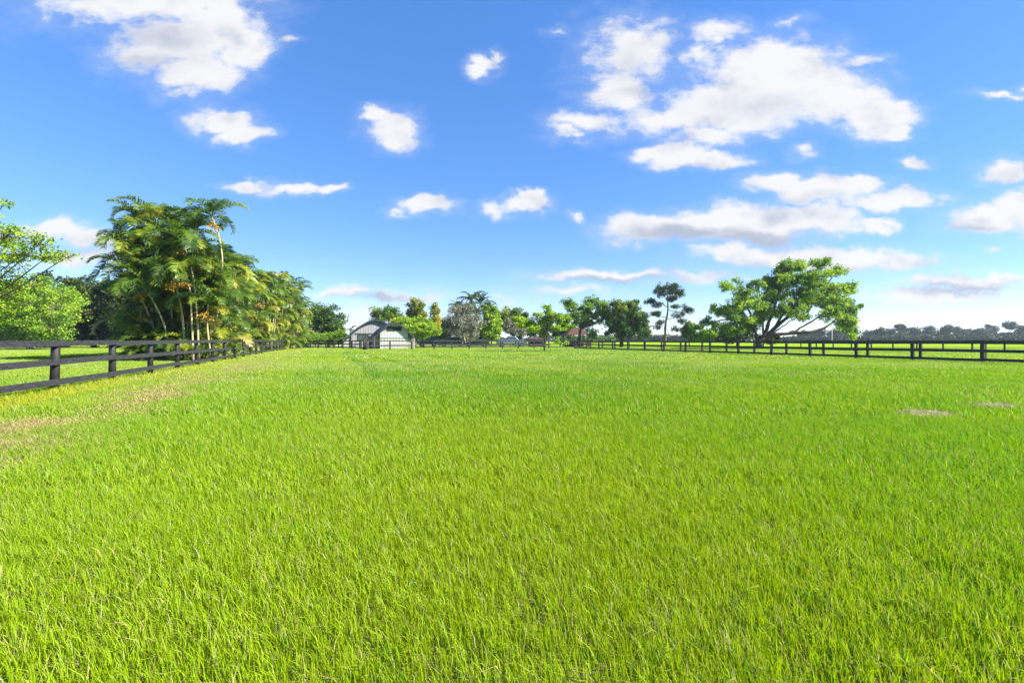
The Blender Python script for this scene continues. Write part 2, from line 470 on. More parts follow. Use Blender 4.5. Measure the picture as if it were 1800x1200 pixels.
def tree(name, label, d, base_px, ells, leaf=.2, n=6000, mat='lf_mid', bark='bark', r=.18, fork=.35, sub=.55, seed=1,
         tint=(.5, .22, .2), limbs=None, flat=.6, cat='tree', group=None, lw=.28, depth=.8, base_dx=0, stems=1, droop=0.0, gap=.25, spread_d=.35):
    rng = np.random.default_rng(seed)
    n = int(n * 1.5); leaf *= 1.15
    bx = px2x(base_px, d)
    root = thing(name, label, cat, (bx, d, 0), 0, group)
    E = []
    xs = [e[0] for e in ells]
    halfw = max((max(e[0] + e[2] for e in ells) - min(e[0] - e[2] for e in ells)) / 2 / F * d, .4)
    for e in ells:
        px, py, rx, ry = e[:4]
        off = e[4] if len(e) > 4 else (rng.uniform(-1, 1) * spread_d * halfw if len(ells) > 1 else 0)
        dd = d + off
        E.append((np.array([px2x(px, dd) - bx, off, py2z(py, dd)]), np.array([rx * dd / F, max(rx, ry) * dd / F * depth, ry * dd / F]) * FULL))
    areas = np.array([e[1][0] * e[1][2] for e in E])
    Cs, own = [], []
    for k, (c, rad) in enumerate(E):
        m = max(3, int(2.2 * rad[0] * rad[2] / sub ** 2 * (1 + rad[1] / sub * .25)))
        p = unit(rng, m) * (rng.uniform(0, 1, m) ** .42)[:, None] * np.maximum(rad - sub * .35, rad * .4)
        Cs.append(c + p); own += [k] * m
    Cs = np.concatenate(Cs); own = np.array(own)
    keep = rng.uniform(0, 1, len(Cs)) > gap
    Cs, own = Cs[keep], own[keep]
    Cs[:, 2] = np.maximum(Cs[:, 2], .25)
    ns = len(Cs)
    per = rng.multinomial(n, rng.dirichlet(np.ones(ns) * 3))
    idx = np.repeat(np.arange(ns), per)
    ctint = rng.normal(0, tint[1], ns) + np.array([rng.normal(0, tint[1] * .6) for _ in E])[own]
    srad = sub * rng.uniform(.6, 1.25, ns)
    g = unit(rng, n) * (rng.uniform(0, 1, n) ** .5)[:, None]
    P = Cs[idx] + g * srad[idx][:, None] * np.array([1, 1, flat])
    P[:, 2] = np.maximum(P[:, 2], .06)
    Dv = g * .7 + unit(rng, n) * .8 + np.array([0, 0, -.15 - droop]); Dv /= np.linalg.norm(Dv, axis=1)[:, None]
    Nn = unit(rng, n) * .8 + np.array([0, 0, .8]); Nn -= Dv * (Nn * Dv).sum(1)[:, None]; Nn /= np.linalg.norm(Nn, axis=1)[:, None] + 1e-9
    L = leaf * rng.uniform(.6, 1.35, n)
    V, Q, A = leaf_quads(P, Dv, Nn, L, L * lw, np.clip(tint[0] + ctint[idx] + rng.normal(0, tint[2], n), 0, 1))
    mesh_obj('crown', np_mesh('crown', V, Q, None, A), M[mat], root)
    # wood
    Vs, Qs, nb = [], [], 0

    def addt(pts, rad, sides=7):
        nonlocal nb
        v, q = tube_np(pts, rad, sides)
        Vs.append(v); Qs.append(q + nb); nb += len(v)
    cz = min(c[2] for c, _ in E); top = max(c[2] for c, _ in E)
    cx = np.average([c[0] for c, _ in E], weights=areas); cyy = np.average([c[1] for c, _ in E], weights=areas)
    if limbs is None:
        forks = []
        for s in range(stems):
            sx = (s - (stems - 1) / 2) * r * 2.4
            fz = max(.4, top * fork * rng.uniform(.9, 1.1))
            fp = np.array([sx * 1.8 + cx * .25, cyy * .2, fz])
            path = curve([(sx, 0, -.1), (sx * 1.3 + cx * .08 + rng.normal(0, .06), 0, fz * .5), fp], 8)
            addt(path, np.linspace(1.25, .8, len(path)) * r / math.sqrt(stems), 9)
            forks.append(fp)
        for k, (c, rad) in enumerate(E):
            fp = forks[k % stems]
            midp = (fp * .5 + c * .5) + np.array([rng.normal(0, .15), rng.normal(0, .15), -.10 * np.linalg.norm(c - fp) + .1])
            path = curve([fp - (0, 0, .15), midp, c], 9)
            addt(path, np.linspace(.62, .1, len(path)) * r / math.sqrt(stems) ** .5, 6)
    else:
        for pts, r0, r1 in limbs:
            p = curve([np.array([px2x(a, d + o) - bx, o, py2z(b, d + o)]) for a, b, o in pts], 14)
            p[1:-1] += rng.normal(0, .04, (len(p) - 2, 3))
            addt(p, np.linspace(r0, r1, len(p)) * (1 + .08 * np.sin(np.arange(len(p)) * 1.9)), 9)
    for s in range(ns):
        if rng.uniform() < .75:
            c = E[own[s]][0]
            mid = (c + Cs[s]) / 2 + rng.normal(0, .12, 3)
            addt(curve([c, mid, Cs[s]], 5), np.array([.22, .05]) * r * .5 + .008, 4)
    mesh_obj('trunk', np_mesh('trunk', np.concatenate(Vs), np.concatenate(Qs), smooth=True), M[bark], root)
    return root


def fronds(rng, origin, n, length, leaflets, elev=(.3, 1.35), droop=1.5, ll=.55, lw=.028, tint=(.4, .2), spin=None, vee=.35):
    """arching feather leaves; returns verts, quads, tint"""
    Vs, Qs, As, nb = [], [], [], 0
    for k in range(n):
        az = (spin if spin is not None else 0) + k * 2.399 + rng.normal(0, .25)
        el = rng.uniform(*elev)
        Ln = length * rng.uniform(.75, 1.15)
        steps = 9
        p = np.array(origin, float); pts = [p]
        hd = np.array([math.cos(az), math.sin(az), 0])
        side = np.array([-math.sin(az), math.cos(az), 0])
        dr = droop * rng.uniform(.75, 1.25)
        tw = rng.normal(0, .25)
        for i in range(steps):
            t = i / (steps - 1)
            e = el - dr * t ** 1.3
            p = p + (hd * math.cos(e) + np.array([0, 0, math.sin(e)]) + side * tw * t * .4) * Ln / steps
            pts.append(p)
        pts = np.array(pts)
        tb = np.clip(tint[0] + rng.normal(0, tint[1]), 0, 1)
        v, q = tube_np(pts, np.linspace(.028, .006, len(pts)) * Ln / 2.2, 4)
        Vs.append(v); Qs.append(q + nb); As.append(np.full(len(v), min(1, tb + .12))); nb += len(v)
        m = leaflets
        t = np.linspace(.14, .99, m) + rng.normal(0, .008, m)
        f = np.clip(t, 0, .999) * (len(pts) - 1)
        i0 = f.astype(int); fr = (f - i0)[:, None]
        P = pts[i0] * (1 - fr) + pts[i0 + 1] * fr
        T = pts[i0 + 1] - pts[i0]; T /= np.linalg.norm(T, axis=1)[:, None]
        for sgn in (-1, 1):
            Sd = np.cross(T, [0, 0, 1.0]); Sd /= np.linalg.norm(Sd, axis=1)[:, None] + 1e-6
            Up = np.cross(Sd, T)
            D = Sd * sgn * .8 + T * .62 + Up * vee + rng.normal(0, .09, (m, 3)); D /= np.linalg.norm(D, axis=1)[:, None]
            l = (ll * Ln / 2.2 * np.sin(np.clip(t * .86 + .16, 0, 1) * PI) ** .6 * rng.uniform(.85, 1.1, m))[:, None]
            W = T * lw * Ln / 2.2
            a = P; b = P + D * l * .55; c = P + D * l + np.array([0, 0, -.32]) * l
            q0 = np.stack([a - W * .5, a + W * .5, b + W, b - W, c], 1).reshape(-1, 3)
            base = nb + np.arange(m) * 5
            Vs.append(q0)
            Qs.append(np.stack([base, base + 1, base + 2, base + 3], 1)); Qs.append(np.stack([base + 3, base + 2, base + 4, base + 4], 1))
            As.append(np.repeat(np.clip(tb + rng.normal(0, .06, m), 0, 1), 5)); nb += 5 * m
    return np.concatenate(Vs), np.concatenate(Qs), np.concatenate(As)


def split_qt(Q):
    tri = Q[:, 2] == Q[:, 3]
    return Q[~tri], Q[tri][:, :3]


def palm_head(root, rng, stem_pts, r0, n, length, leaflets, mat, fruit=False, **kw):
    """one cane with its crown of fronds"""
    pth = curve(stem_pts, 10)
    rr = np.linspace(r0, r0 * .7, len(pth)) * (1 + .05 * (np.arange(len(pth)) % 2))
    v, q = tube_np(pth, rr, 7)
    mesh_obj('trunk', np_mesh('trunk', v, q, smooth=True), M['cane'], root)
    V, Q, A = fronds(rng, pth[-1], n, length, leaflets, spin=rng.uniform(0, 6.28), **kw)
    q4, t3 = split_qt(Q)
    mesh_obj('crown', np_mesh('crown', V, q4, t3, A), M[mat], root)
    if fruit:
        m = 190
        az = rng.uniform(0, 2 * PI)
        c = pth[-1] + np.array([math.cos(az) * .15 + .2, math.sin(az) * .1 - .4, -.6])
        s = rng.integers(0, 9, m)
        sd = unit(rng, 9) * np.array([.42, .42, .22]); sd[:, 2] -= .25
        P = c + sd[s] * rng.uniform(.1, 1.1, m)[:, None] + rng.normal(0, .035, (m, 3))
        V, Q, A = leaf_quads(P, unit(rng, m), unit(rng, m), np.full(m, .095), np.full(m, .04), np.clip(rng.normal(.5, .25, m), 0, 1))
        for k in range(9):               # the strands the fruit hangs on
            v, q = tube_np([pth[-1] - (0, 0, .3), c + sd[k] * .4, c + sd[k] * 1.1], [.02, .016, .01], 4)
            Q = np.vstack([Q, q + len(V)]); V = np.vstack([V, v]); A = np.concatenate([A, np.full(len(v), .7)])
        mesh_obj('fruit_cluster', np_mesh('fruit_cluster', V, Q, None, A), M['fruit'], root)


PALMS = 'areca palm clumps along the side fence'


def tall_palm_clump():
    rng = np.random.default_rng(77)
    d = 27.5
    bx = px2x(305, d)
    root = thing('palm_clump', 'tallest feathery palm clump with bare pale canes and orange fruit behind the black side fence', 'palm', (bx, d, 0), 0, PALMS)

    def P(px, py, o): return np.array([px2x(px, d + o) - bx, o, py2z(py, d + o)])
    tall = [  # way points of the cane, fruit
        ([(376, 628, 0), (382, 545, 0), (391, 470, 0), (386, 420, 0), (372, 380, 0)], True),
        ([(349, 632, -1.9), (347, 560, -1.9), (338, 480, -1.8), (322, 425, -1.6)], True),
        ([(340, 632, -2.0), (337, 560, -2.0), (333, 505, -2), (326, 478, -1.9)], True),
        ([(326, 632, -1.8), (320, 550, -1.8), (310, 505, -1.9), (302, 482, -2)], True),
        ([(300, 632, -1.6), (290, 575, -1.7), (270, 530, -1.8), (250, 500, -1.9)], True),
        ([(372, 632, -1.4), (366, 590, -1.5), (364, 560, -1.6), (366, 535, -1.7)], True),
        ([(300, 628, .5), (285, 520, .6), (262, 440, .7), (243, 392, .8)], True),
        ([(295, 628, 1.2), (290, 500, 1.2), (280, 430, 1.2), (268, 388, 1.2)], False),
        ([(290, 628, .3), (275, 540, .2), (248, 470, 0), (225, 428, -.2)], True),
        ([(310, 628, .8), (305, 500, .9), (300, 440, 1), (300, 402, 1)], False),
        ([(325, 628, 1.5), (330, 520, 1.5), (338, 450, 1.5), (340, 408, 1.4)], False),
        ([(285, 628, -.5), (265, 560, -.6), (240, 510, -.7), (222, 480, -.8)], False),
        ([(312, 628, 0), (300, 540, 0), (285, 480, 0), (276, 445, 0)], True),
        ([(355, 628, .8), (362, 560, .8), (368, 500, .8), (362, 455, .8)], False),
        ([(330, 628, 1), (320, 540, 1), (314, 470, 1), (310, 440, 1)], False),
        ([(370, 628, 1.2), (385, 560, 1.2), (395, 500, 1.2), (398, 470, 1.2)], False),
        ([(280, 628, .8), (262, 560, .8), (245, 490, .8), (238, 450, .8)], False),
    ]
    for w, fr in tall:
        palm_head(root, rng, [P(*a) for a in w], .055, 11, 2.25, 36, 'lf_palm', fr, elev=(.0, 1.35), droop=1.8, tint=(.38, .22), ll=.78, lw=.036)
    for k in range(30):                  # suckers along the foot of the clump
        px = rng.uniform(240, 352); o = rng.uniform(-1.6, -.4)
        b = P(px, 628, o); b[2] = 0
        tp = b + np.array([rng.normal(0, .2), rng.normal(0, .2), rng.uniform(.15, 1.2)])
        palm_head(root, rng, [b, (b + tp) / 2, tp], .03, 7, 1.7, 24, 'lf_palm', False, elev=(.3, 1.4), droop=1.6, tint=(.45, .2), ll=.7, lw=.045)
    for k in range(40):                  # younger canes that fill the clump to the ground
        px = rng.uniform(235, 380); o = rng.uniform(-.7, 1.9)
        z = rng.uniform(.3, 5.2)
        b = P(px, 628, o); b[2] = 0
        tp = b + np.array([rng.normal(0, .35) + (px - 320) / 70 * .5, rng.normal(0, .35), z])
        palm_head(root, rng, [b, (b + tp) / 2 + rng.normal(0, .06, 3), tp], .04, 8, 2.0, 26, 'lf_palm', z > 3 and rng.uniform() < .25,
                  elev=(.1, 1.3), droop=1.7, tint=(.48, .25), ll=.74, lw=.04)
    return root


def palm_row():
    labels = [
        'second palm clump along the black side fence, shorter than the tall clump beside it',
        'third palm clump of the fence row, counted from the tall one',
        'fourth palm clump of the fence row, counted from the tall one',
        'fifth palm clump of the fence row, counted from the tall one',
        'sixth palm clump of the fence row, hanging over the fence rails',
        'seventh palm clump of the fence row, covering the fence rails',
        'eighth palm clump of the fence row, half hidden behind the seventh',
        'ninth palm clump of the fence row, next to last at the far corner',
        'last palm clump of the fence row at the far paddock corner',
    ]
    ds = [31.5, 35.5, 39.5, 44, 48.5, 53.5, 59, 65, 70.5]
    for k, d in enumerate(ds):
        rng = np.random.default_rng(200 + k)
        t = (d - 30) / 36
        off = 5.9 - 5.8 * min(t, 1)               # distance behind the fence
        s = (d - LF0[1]) / Vv[1]
        x = LF0[0] + Vv[0] * s - off
        Hh = 10.6 + 2.2 * t + rng.uniform(-.35, .45)
        root = thing('palm_clump', labels[k], 'palm', (x, d, 0), 0, PALMS)
        for j in range(40):
            a = rng.uniform(0, 2 * PI); rr = math.sqrt(rng.uniform(0, 1))
            b = np.array([math.cos(a) * rr * 1.1, math.sin(a) * rr * 1.4, 0])
            z = Hh * (.06 + .80 * ((j + .5) / 40)) * (1 - .12 * rr) - .4
            z = max(z, .3)
            if j % 4 == 0: z = rng.uniform(.2, 1.8); b = b * 1.1
            low = j % 4 == 0
            tp = np.array([b[0] * (1.15 if low else 1.7) + rng.normal(0, .2), b[1] * (1.3 if low else 1.8) + rng.normal(0, .2), z])
            palm_head(root, rng, [b, b * .6 + tp * .4 + rng.normal(0, .05, 3), tp], .05, 8, 1.5 if low else 2.2, 22, 'lf_palm',
                      z > 2 and rng.uniform() < .3, elev=(.1, 1.3), droop=1.7, tint=(.5 if z < 6 else .44, .23), lw=.05, ll=.74)


tall_palm_clump()
palm_row()

# ---- trees beyond the side fence with the palms
tree('broad_leaf_tree', 'near leafy tree reaching over the fence with a bright branch against the sky', 21, -120,
     [(70, 428, 46, 20, 0), (10, 415, 52, 26, .6), (118, 452, 22, 13, -.3), (40, 448, 52, 17, .5), (85, 450, 30, 13, .2), (15, 500, 42, 15, .8), (50, 505, 20, 9, .2), (8, 356, 10, 4, 0), (-60, 470, 80, 60, 0), (-130, 420, 110, 80, .5), (-190, 500, 90, 70, 0), (-60, 540, 80, 40, .5)],
     leaf=.115, n=15000, mat='lf_lime', sub=.34, seed=11, r=.13, lw=.33, tint=(.5, .22, .2), flat=.5, gap=.26)
tree('small_tree', 'small sunlit yellow green tree on twin pale trunks behind the side fence', 58, 53,
     [(70, 540, 58, 42), (108, 520, 32, 28), (22, 545, 52, 44), (95, 575, 42, 24), (45, 575, 55, 24), (60, 508, 40, 24), (118, 552, 22, 20)],
     leaf=.25, n=15000, mat='lf_bright', bark='bark_pale', sub=.8, seed=12, r=.26, stems=2, fork=.25, tint=(.7, .2, .2), gap=.2)
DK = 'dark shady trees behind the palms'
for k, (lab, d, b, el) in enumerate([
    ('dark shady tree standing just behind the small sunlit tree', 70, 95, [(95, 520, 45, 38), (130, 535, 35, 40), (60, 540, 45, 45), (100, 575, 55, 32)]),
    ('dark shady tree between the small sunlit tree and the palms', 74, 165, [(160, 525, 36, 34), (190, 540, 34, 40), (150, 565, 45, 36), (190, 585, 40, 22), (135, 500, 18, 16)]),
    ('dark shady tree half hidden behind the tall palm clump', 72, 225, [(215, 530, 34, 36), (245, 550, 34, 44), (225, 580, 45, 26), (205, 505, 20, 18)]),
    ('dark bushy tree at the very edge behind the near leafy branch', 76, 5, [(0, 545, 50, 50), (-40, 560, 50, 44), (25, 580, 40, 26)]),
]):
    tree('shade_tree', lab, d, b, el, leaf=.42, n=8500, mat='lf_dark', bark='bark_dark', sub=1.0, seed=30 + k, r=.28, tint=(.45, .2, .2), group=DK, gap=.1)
tree('round_tree', 'round dark green tree rising over the grey house roof', 84, 578,
     [(568, 558, 22, 24), (586, 566, 16, 26), (592, 580, 10, 18), (556, 550, 16, 18), (575, 585, 22, 16), (548, 565, 14, 20)],
     leaf=.36, n=7000, mat='lf_mid', bark='bark_dark', sub=.8, seed=41, r=.25, tint=(.35, .22, .2), gap=.12)
SHR = 'low bright shrubs before the grey house'
for k, (lab, d, b, el) in enumerate([
    ('low feathery shrub beside the last fence palm', 76, 555, [(555, 592, 14, 10), (550, 598, 18, 8)]),
    ('low bright shrub under the grey house roof', 77, 577, [(578, 593, 14, 8), (570, 599, 16, 7)]),
    ('low bright shrub below the round tree, near the barn', 76, 600, [(596, 589, 10, 10), (603, 594, 9, 8), (592, 600, 16, 6)]),
]):
    tree('shrub', lab, d, b, el, leaf=.3, n=1800, mat='lf_bright', sub=.45, seed=50 + k, r=.06, tint=(.6, .2, .2), cat='shrub', group=SHR, lw=.2)

# ---- trees round the barn
tree('feather_leaf_tree', 'mid green feathery tree behind the barn roofs', 84, 682,
     [(664, 552, 17, 11), (690, 549, 18, 10), (678, 560, 26, 12), (700, 562, 14, 12)], leaf=.42, n=4200, mat='lf_mid', sub=.75, seed=61, r=.18, tint=(.5, .18, .2), lw=.16, gap=.2)
tree('narrow_tree', 'narrow olive tree with orange tinge standing above the lime tree', 88, 730,
     [(731, 540, 13, 15), (726, 556, 14, 14), (738, 556, 12, 16), (728, 529, 7, 5), (735, 580, 16, 18)], leaf=.34, n=4800, mat='lf_yellow', sub=.6, seed=62, r=.15, tint=(.32, .2, .2), gap=.12)
tree('narrow_tree', 'slender yellow leaved tree between the lime tree and the silver tree', 82, 764,
     [(763, 545, 7, 13), (765, 565, 9, 16), (761, 580, 10, 14), (768, 578, 7, 7), (764, 535, 4, 6)], leaf=.3, n=3000, mat='lf_yellow', sub=.5, seed=63, r=.12, tint=(.55, .22, .2), gap=.15)
tree('spreading_tree', 'spreading lime green tree against the barn wall', 69, 745,
     [(735, 571, 26, 13), (706, 566, 17, 9), (758, 580, 16, 10), (720, 580, 18, 10), (745, 588, 18, 7)], leaf=.26, n=6500, mat='lf_lime', sub=.55, seed=64, r=.12, tint=(.5, .18, .2), gap=.08, fork=.5)


def palm_tree(name, label, d, base_px, heads, n=14, length=3.2, seed=1, r=.2, group=None, cat='palm', leaflets=20, el=(-.2, 1.35), droop=1.4, mat='lf_palmdark', lw=.05):
    rng = np.random.default_rng(seed)
    bx = px2x(base_px, d)
    root = thing(name, label, cat, (bx, d, 0), 0, group)
    for px, py, o in heads:
        tp = np.array([px2x(px, d + o) - bx, o, py2z(py, d + o)])
        b = np.array([tp[0] * .35, o * .4, -.1])
        palm_head(root, rng, [b, b * .5 + tp * .5 + np.array([tp[0] * -.05, 0, 0]), tp], r, n, length, leaflets, mat, False, elev=el, droop=droop, tint=(.45, .2), lw=lw, ll=.5)


palm_tree('palm_tree', 'big many headed palm with dark arching fronds behind the silver tree', 96, 825,
          [(806, 543, 0), (828, 530, .8), (845, 534, -.6), (855, 548, .5), (818, 552, -1), (838, 552, 1)], n=13, length=4.0, seed=71, r=.22, lw=.06, el=(.0, 1.4), droop=1.5)
palm_tree('palm_tree', 'lone small palm far off beside the barn', 150, 618, [(618, 580, 0)], n=13, length=2.6, seed=72, r=.16, leaflets=14, lw=.12)
tree('silver_tree', 'rounded silver grey tree beside the parked vehicles', 76, 812,
     [(812, 560, 30, 24), (796, 570, 20, 22), (830, 572, 20, 22), (815, 546, 20, 14), (812, 584, 28, 12)], leaf=.24, n=11000, mat='lf_silver', bark='bark_pale', sub=.6, seed=73, r=.13, tint=(.26, .2, .2), lw=.17, gap=.1, flat=.9)
tree('weeping_tree', 'drooping lime green tree between silver tree and pale pickup', 77, 864,
     [(862, 548, 13, 12), (866, 565, 15, 16), (858, 583, 13, 14), (872, 582, 9, 13)], leaf=.28, n=5200, mat='lf_lime', sub=.55, seed=74, r=.12, tint=(.45, .2, .2), droop=.8, flat=1.1, gap=.12)
tree('round_tree', 'dark domed tree behind the pale pickup', 96, 903,
     [(895, 553, 20, 14), (912, 556, 15, 14), (905, 568, 25, 16), (885, 562, 14, 14)], leaf=.4, n=5200, mat='lf_mid', bark='bark_dark', sub=.9, seed=75, r=.25, tint=(.6, .2, .2), gap=.12)
tree('silver_tree', 'small grey leaved tree directly over the pale pickup', 84, 897,
     [(890, 566, 10, 10), (900, 576, 16, 10), (914, 582, 13, 10)], leaf=.26, n=3000, mat='lf_silver', sub=.55, seed=76, r=.1, tint=(.25, .15, .2), lw=.2)
tree('field_tree', 'small flat topped lime tree alone inside the paddock', 47.5, 957,
     [(926, 569, 19, 6, .3), (918, 562, 13, 5, -.6), (940, 578, 15, 6, -.4), (972, 556, 22, 6, .2), (958, 563, 15, 8, .5), (990, 560, 14, 5, -.2), (996, 573, 14, 5, .4), (978, 577, 15, 5, -.5), (963, 540, 9, 5, 0), (966, 548, 11, 5, .3), (947, 553, 9, 4, -.3), (955, 587, 9, 5, .6), (980, 595, 6, 7, -.2)],
     leaf=.17, n=6200, mat='lf_lime', bark='bark', sub=.3, seed=77, r=.085, tint=(.55, .17, .2), flat=.5, gap=.1, fork=.42)
tree('sapling', 'tiny leaning sapling beside the flat topped lime tree', 50, 995, [(993, 605, 5, 3, 0), (997, 603, 3, 2, .1)], leaf=.14, n=260, mat='lf_lime', sub=.15, seed=78, r=.02, tint=(.7, .15, .2), cat='sapling')
tree('airy_tree', 'open bright green tree over the red roofed shelter', 82, 1018,
     [(1003, 538, 13, 10), (1000, 528, 10, 7), (1040, 530, 15, 9), (1060, 542, 15, 13), (1035, 545, 16, 12), (1018, 556, 20, 14), (1048, 558, 14, 12), (1040, 586, 12, 10), (1068, 556, 8, 10), (1030, 570, 12, 10), (995, 560, 14, 10)],
     leaf=.3, n=8200, mat='lf_bright', bark='bark_dark', sub=.6, seed=79, r=.26, tint=(.55, .22, .2), gap=.22, fork=.4)
tree('oak_tree', 'dark dense oak beside the tall pine', 80, 1092,
     [(1098, 550, 28, 20), (1080, 562, 20, 20), (1118, 562, 22, 22), (1100, 575, 36, 18), (1132, 582, 14, 12), (1090, 540, 18, 12), (1110, 538, 16, 11)],
     leaf=.34, n=11000, mat='lf_mid', bark='bark_dark', sub=.7, seed=80, r=.32, tint=(.24, .24, .2), gap=.2, fork=.3)
tree('pine_tree', 'tall thin pine with open tufted crown beyond the fence', 86, 1169,
     [(1172, 506, 20, 8), (1160, 514, 12, 7), (1190, 513, 13, 8), (1182, 524, 12, 6), (1146, 529, 12, 5), (1158, 536, 10, 4), (1186, 539, 9, 4), (1211, 544, 8, 6), (1204, 540, 6, 4), (1153, 553, 12, 5), (1192, 553, 13, 6), (1197, 566, 9, 5), (1160, 566, 8, 5), (1190, 578, 9, 5), (1155, 575, 9, 5)],
     leaf=.34, n=7000, mat='lf_pine', bark='bark', sub=.5, seed=81, r=.22, tint=(.45, .2, .2), lw=.14, gap=.1, spread_d=.3,
     limbs=[([(1169, 608, 0), (1170, 570, 0), (1174, 540, 0), (1172, 506, 0)], .27, .07), ([(1173, 540, 0), (1165, 534, .5), (1148, 530, .8)], .09, .03), ([(1171, 558, 0), (1160, 556, -.5), (1152, 554, -.6)], .07, .03),
            ([(1172, 562, 0), (1185, 558, .4), (1194, 554, .6)], .07, .03), ([(1174, 545, 0), (1195, 548, -.3), (1210, 545, -.5)], .07, .03), ([(1173, 530, 0), (1180, 520, .3), (1190, 514, .4)], .07, .03), ([(1173, 525, 0), (1166, 519, .3), (1160, 514, .4)], .07, .03)])
tree('great_tree', 'great spreading tree with low sweeping limbs beyond the paddock fence', 62, 1334,
     [(1395, 468, 24, 12), (1378, 474, 16, 12), (1445, 462, 18, 9), (1476, 472, 12, 9), (1462, 480, 14, 8), (1372, 492, 28, 14), (1425, 490, 26, 14), (1410, 514, 30, 15), (1362, 516, 24, 16),
      (1276, 502, 17, 9), (1298, 494, 8, 7), (1312, 514, 22, 14), (1300, 532, 22, 14), (1328, 536, 16, 10), (1330, 500, 14, 9), (1258, 543, 17, 9), (1282, 548, 22, 12), (1302, 560, 22, 10), (1250, 566, 18, 9), (1226, 577, 14, 8), (1272, 572, 16, 8),
      (1345, 550, 22, 12), (1372, 545, 20, 12), (1402, 556, 17, 8), (1442, 524, 18, 11), (1440, 500, 12, 10), (1480, 508, 20, 12), (1497, 504, 10, 9), (1470, 530, 24, 16), (1490, 545, 20, 18), (1496, 566, 12, 13), (1500, 582, 8, 7), (1460, 552, 16, 12), (1478, 564, 13, 11), (1335, 560, 14, 8), (1245, 586, 18, 9), (1285, 580, 20, 10), (1318, 572, 20, 12), (1352, 528, 20, 14), (1392, 535, 22, 14), (1420, 535, 18, 12), (1455, 508, 14, 12), (1395, 492, 22, 12), (1482, 576, 12, 8), (1502, 592, 8, 6), (1238, 594, 16, 6), (1225, 588, 10, 6)],
     leaf=.22, n=52000, mat='lf_bright', bark='bark_dark', sub=.5, seed=82, r=.3, tint=(.66, .26, .2), gap=.16, spread_d=.28, flat=.85,
     limbs=[([(1333, 616, 0), (1335, 604, 0), (1340, 594, 0)], .62, .5),
            ([(1336, 606, 0), (1352, 591, -.4), (1385, 586, -1), (1428, 583, -1.6), (1458, 571, -1.8), (1476, 554, -1.6)], .34, .07),
            ([(1385, 586, -1), (1408, 576, -.6), (1440, 556, .2), (1468, 534, .6)], .17, .05),
            ([(1338, 600, 0), (1362, 576, .6), (1398, 546, 1), (1440, 516, 1.4), (1470, 478, 1.6)], .34, .05),
            ([(1337, 600, 0), (1352, 566, 0), (1368, 520, -.3), (1390, 470, -.4)], .3, .05),
            ([(1362, 576, .6), (1392, 530, .5), (1425, 490, .5), (1445, 462, .4)], .18, .04),
            ([(1332, 604, 0), (1325, 580, .5), (1305, 567, 1), (1272, 562, 1.6), (1232, 575, 1.8)], .22, .05),
            ([(1326, 584, .3), (1320, 556, -.4), (1308, 525, -.8), (1284, 503, -1)], .18, .04),
            ([(1342, 594, 0), (1340, 550, 1.2), (1334, 510, 1.6), (1330, 497, 1.6)], .16, .03),
            ([(1300, 567, 1), (1278, 553, .4), (1256, 544, .2)], .1, .03),
            ([(1352, 591, -.4), (1380, 570, -1.6), (1402, 556, -2)], .12, .03)])
BSH = 'dark bushes in the shade behind the great tree'
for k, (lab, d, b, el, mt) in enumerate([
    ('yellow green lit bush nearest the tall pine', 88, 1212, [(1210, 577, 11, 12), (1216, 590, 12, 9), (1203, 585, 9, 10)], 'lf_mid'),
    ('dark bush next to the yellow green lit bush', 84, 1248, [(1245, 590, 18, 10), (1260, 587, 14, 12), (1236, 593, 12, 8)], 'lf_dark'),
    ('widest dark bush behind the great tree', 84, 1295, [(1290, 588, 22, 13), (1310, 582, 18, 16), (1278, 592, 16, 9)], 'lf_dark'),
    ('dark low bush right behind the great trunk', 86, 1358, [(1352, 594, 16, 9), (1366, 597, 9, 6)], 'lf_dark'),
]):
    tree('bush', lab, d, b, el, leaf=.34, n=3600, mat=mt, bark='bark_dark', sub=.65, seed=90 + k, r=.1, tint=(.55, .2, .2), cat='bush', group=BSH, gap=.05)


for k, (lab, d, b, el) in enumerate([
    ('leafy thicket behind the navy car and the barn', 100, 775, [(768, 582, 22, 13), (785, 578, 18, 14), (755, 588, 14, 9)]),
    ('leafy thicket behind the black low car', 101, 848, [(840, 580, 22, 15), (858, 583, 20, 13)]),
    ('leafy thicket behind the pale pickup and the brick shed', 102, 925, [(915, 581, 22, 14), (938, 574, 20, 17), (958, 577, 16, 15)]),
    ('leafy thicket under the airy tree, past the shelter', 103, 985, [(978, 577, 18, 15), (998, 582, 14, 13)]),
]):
    tree('thicket', lab, d, b, el, leaf=.4, n=3400, mat='lf_mid', bark='bark_dark', sub=.8, seed=120 + k, r=.1, tint=(.35, .2, .2), cat='thicket', group='thickets behind the yard', gap=.05) if k == 0 else tree('thicket', lab, d, b, el, leaf=.4, n=3400, mat='lf_dark', bark='bark_dark', sub=.8, seed=120 + k, r=.1, tint=(.6, .2, .2), cat='thicket', group='thickets behind the yard', gap=.05)


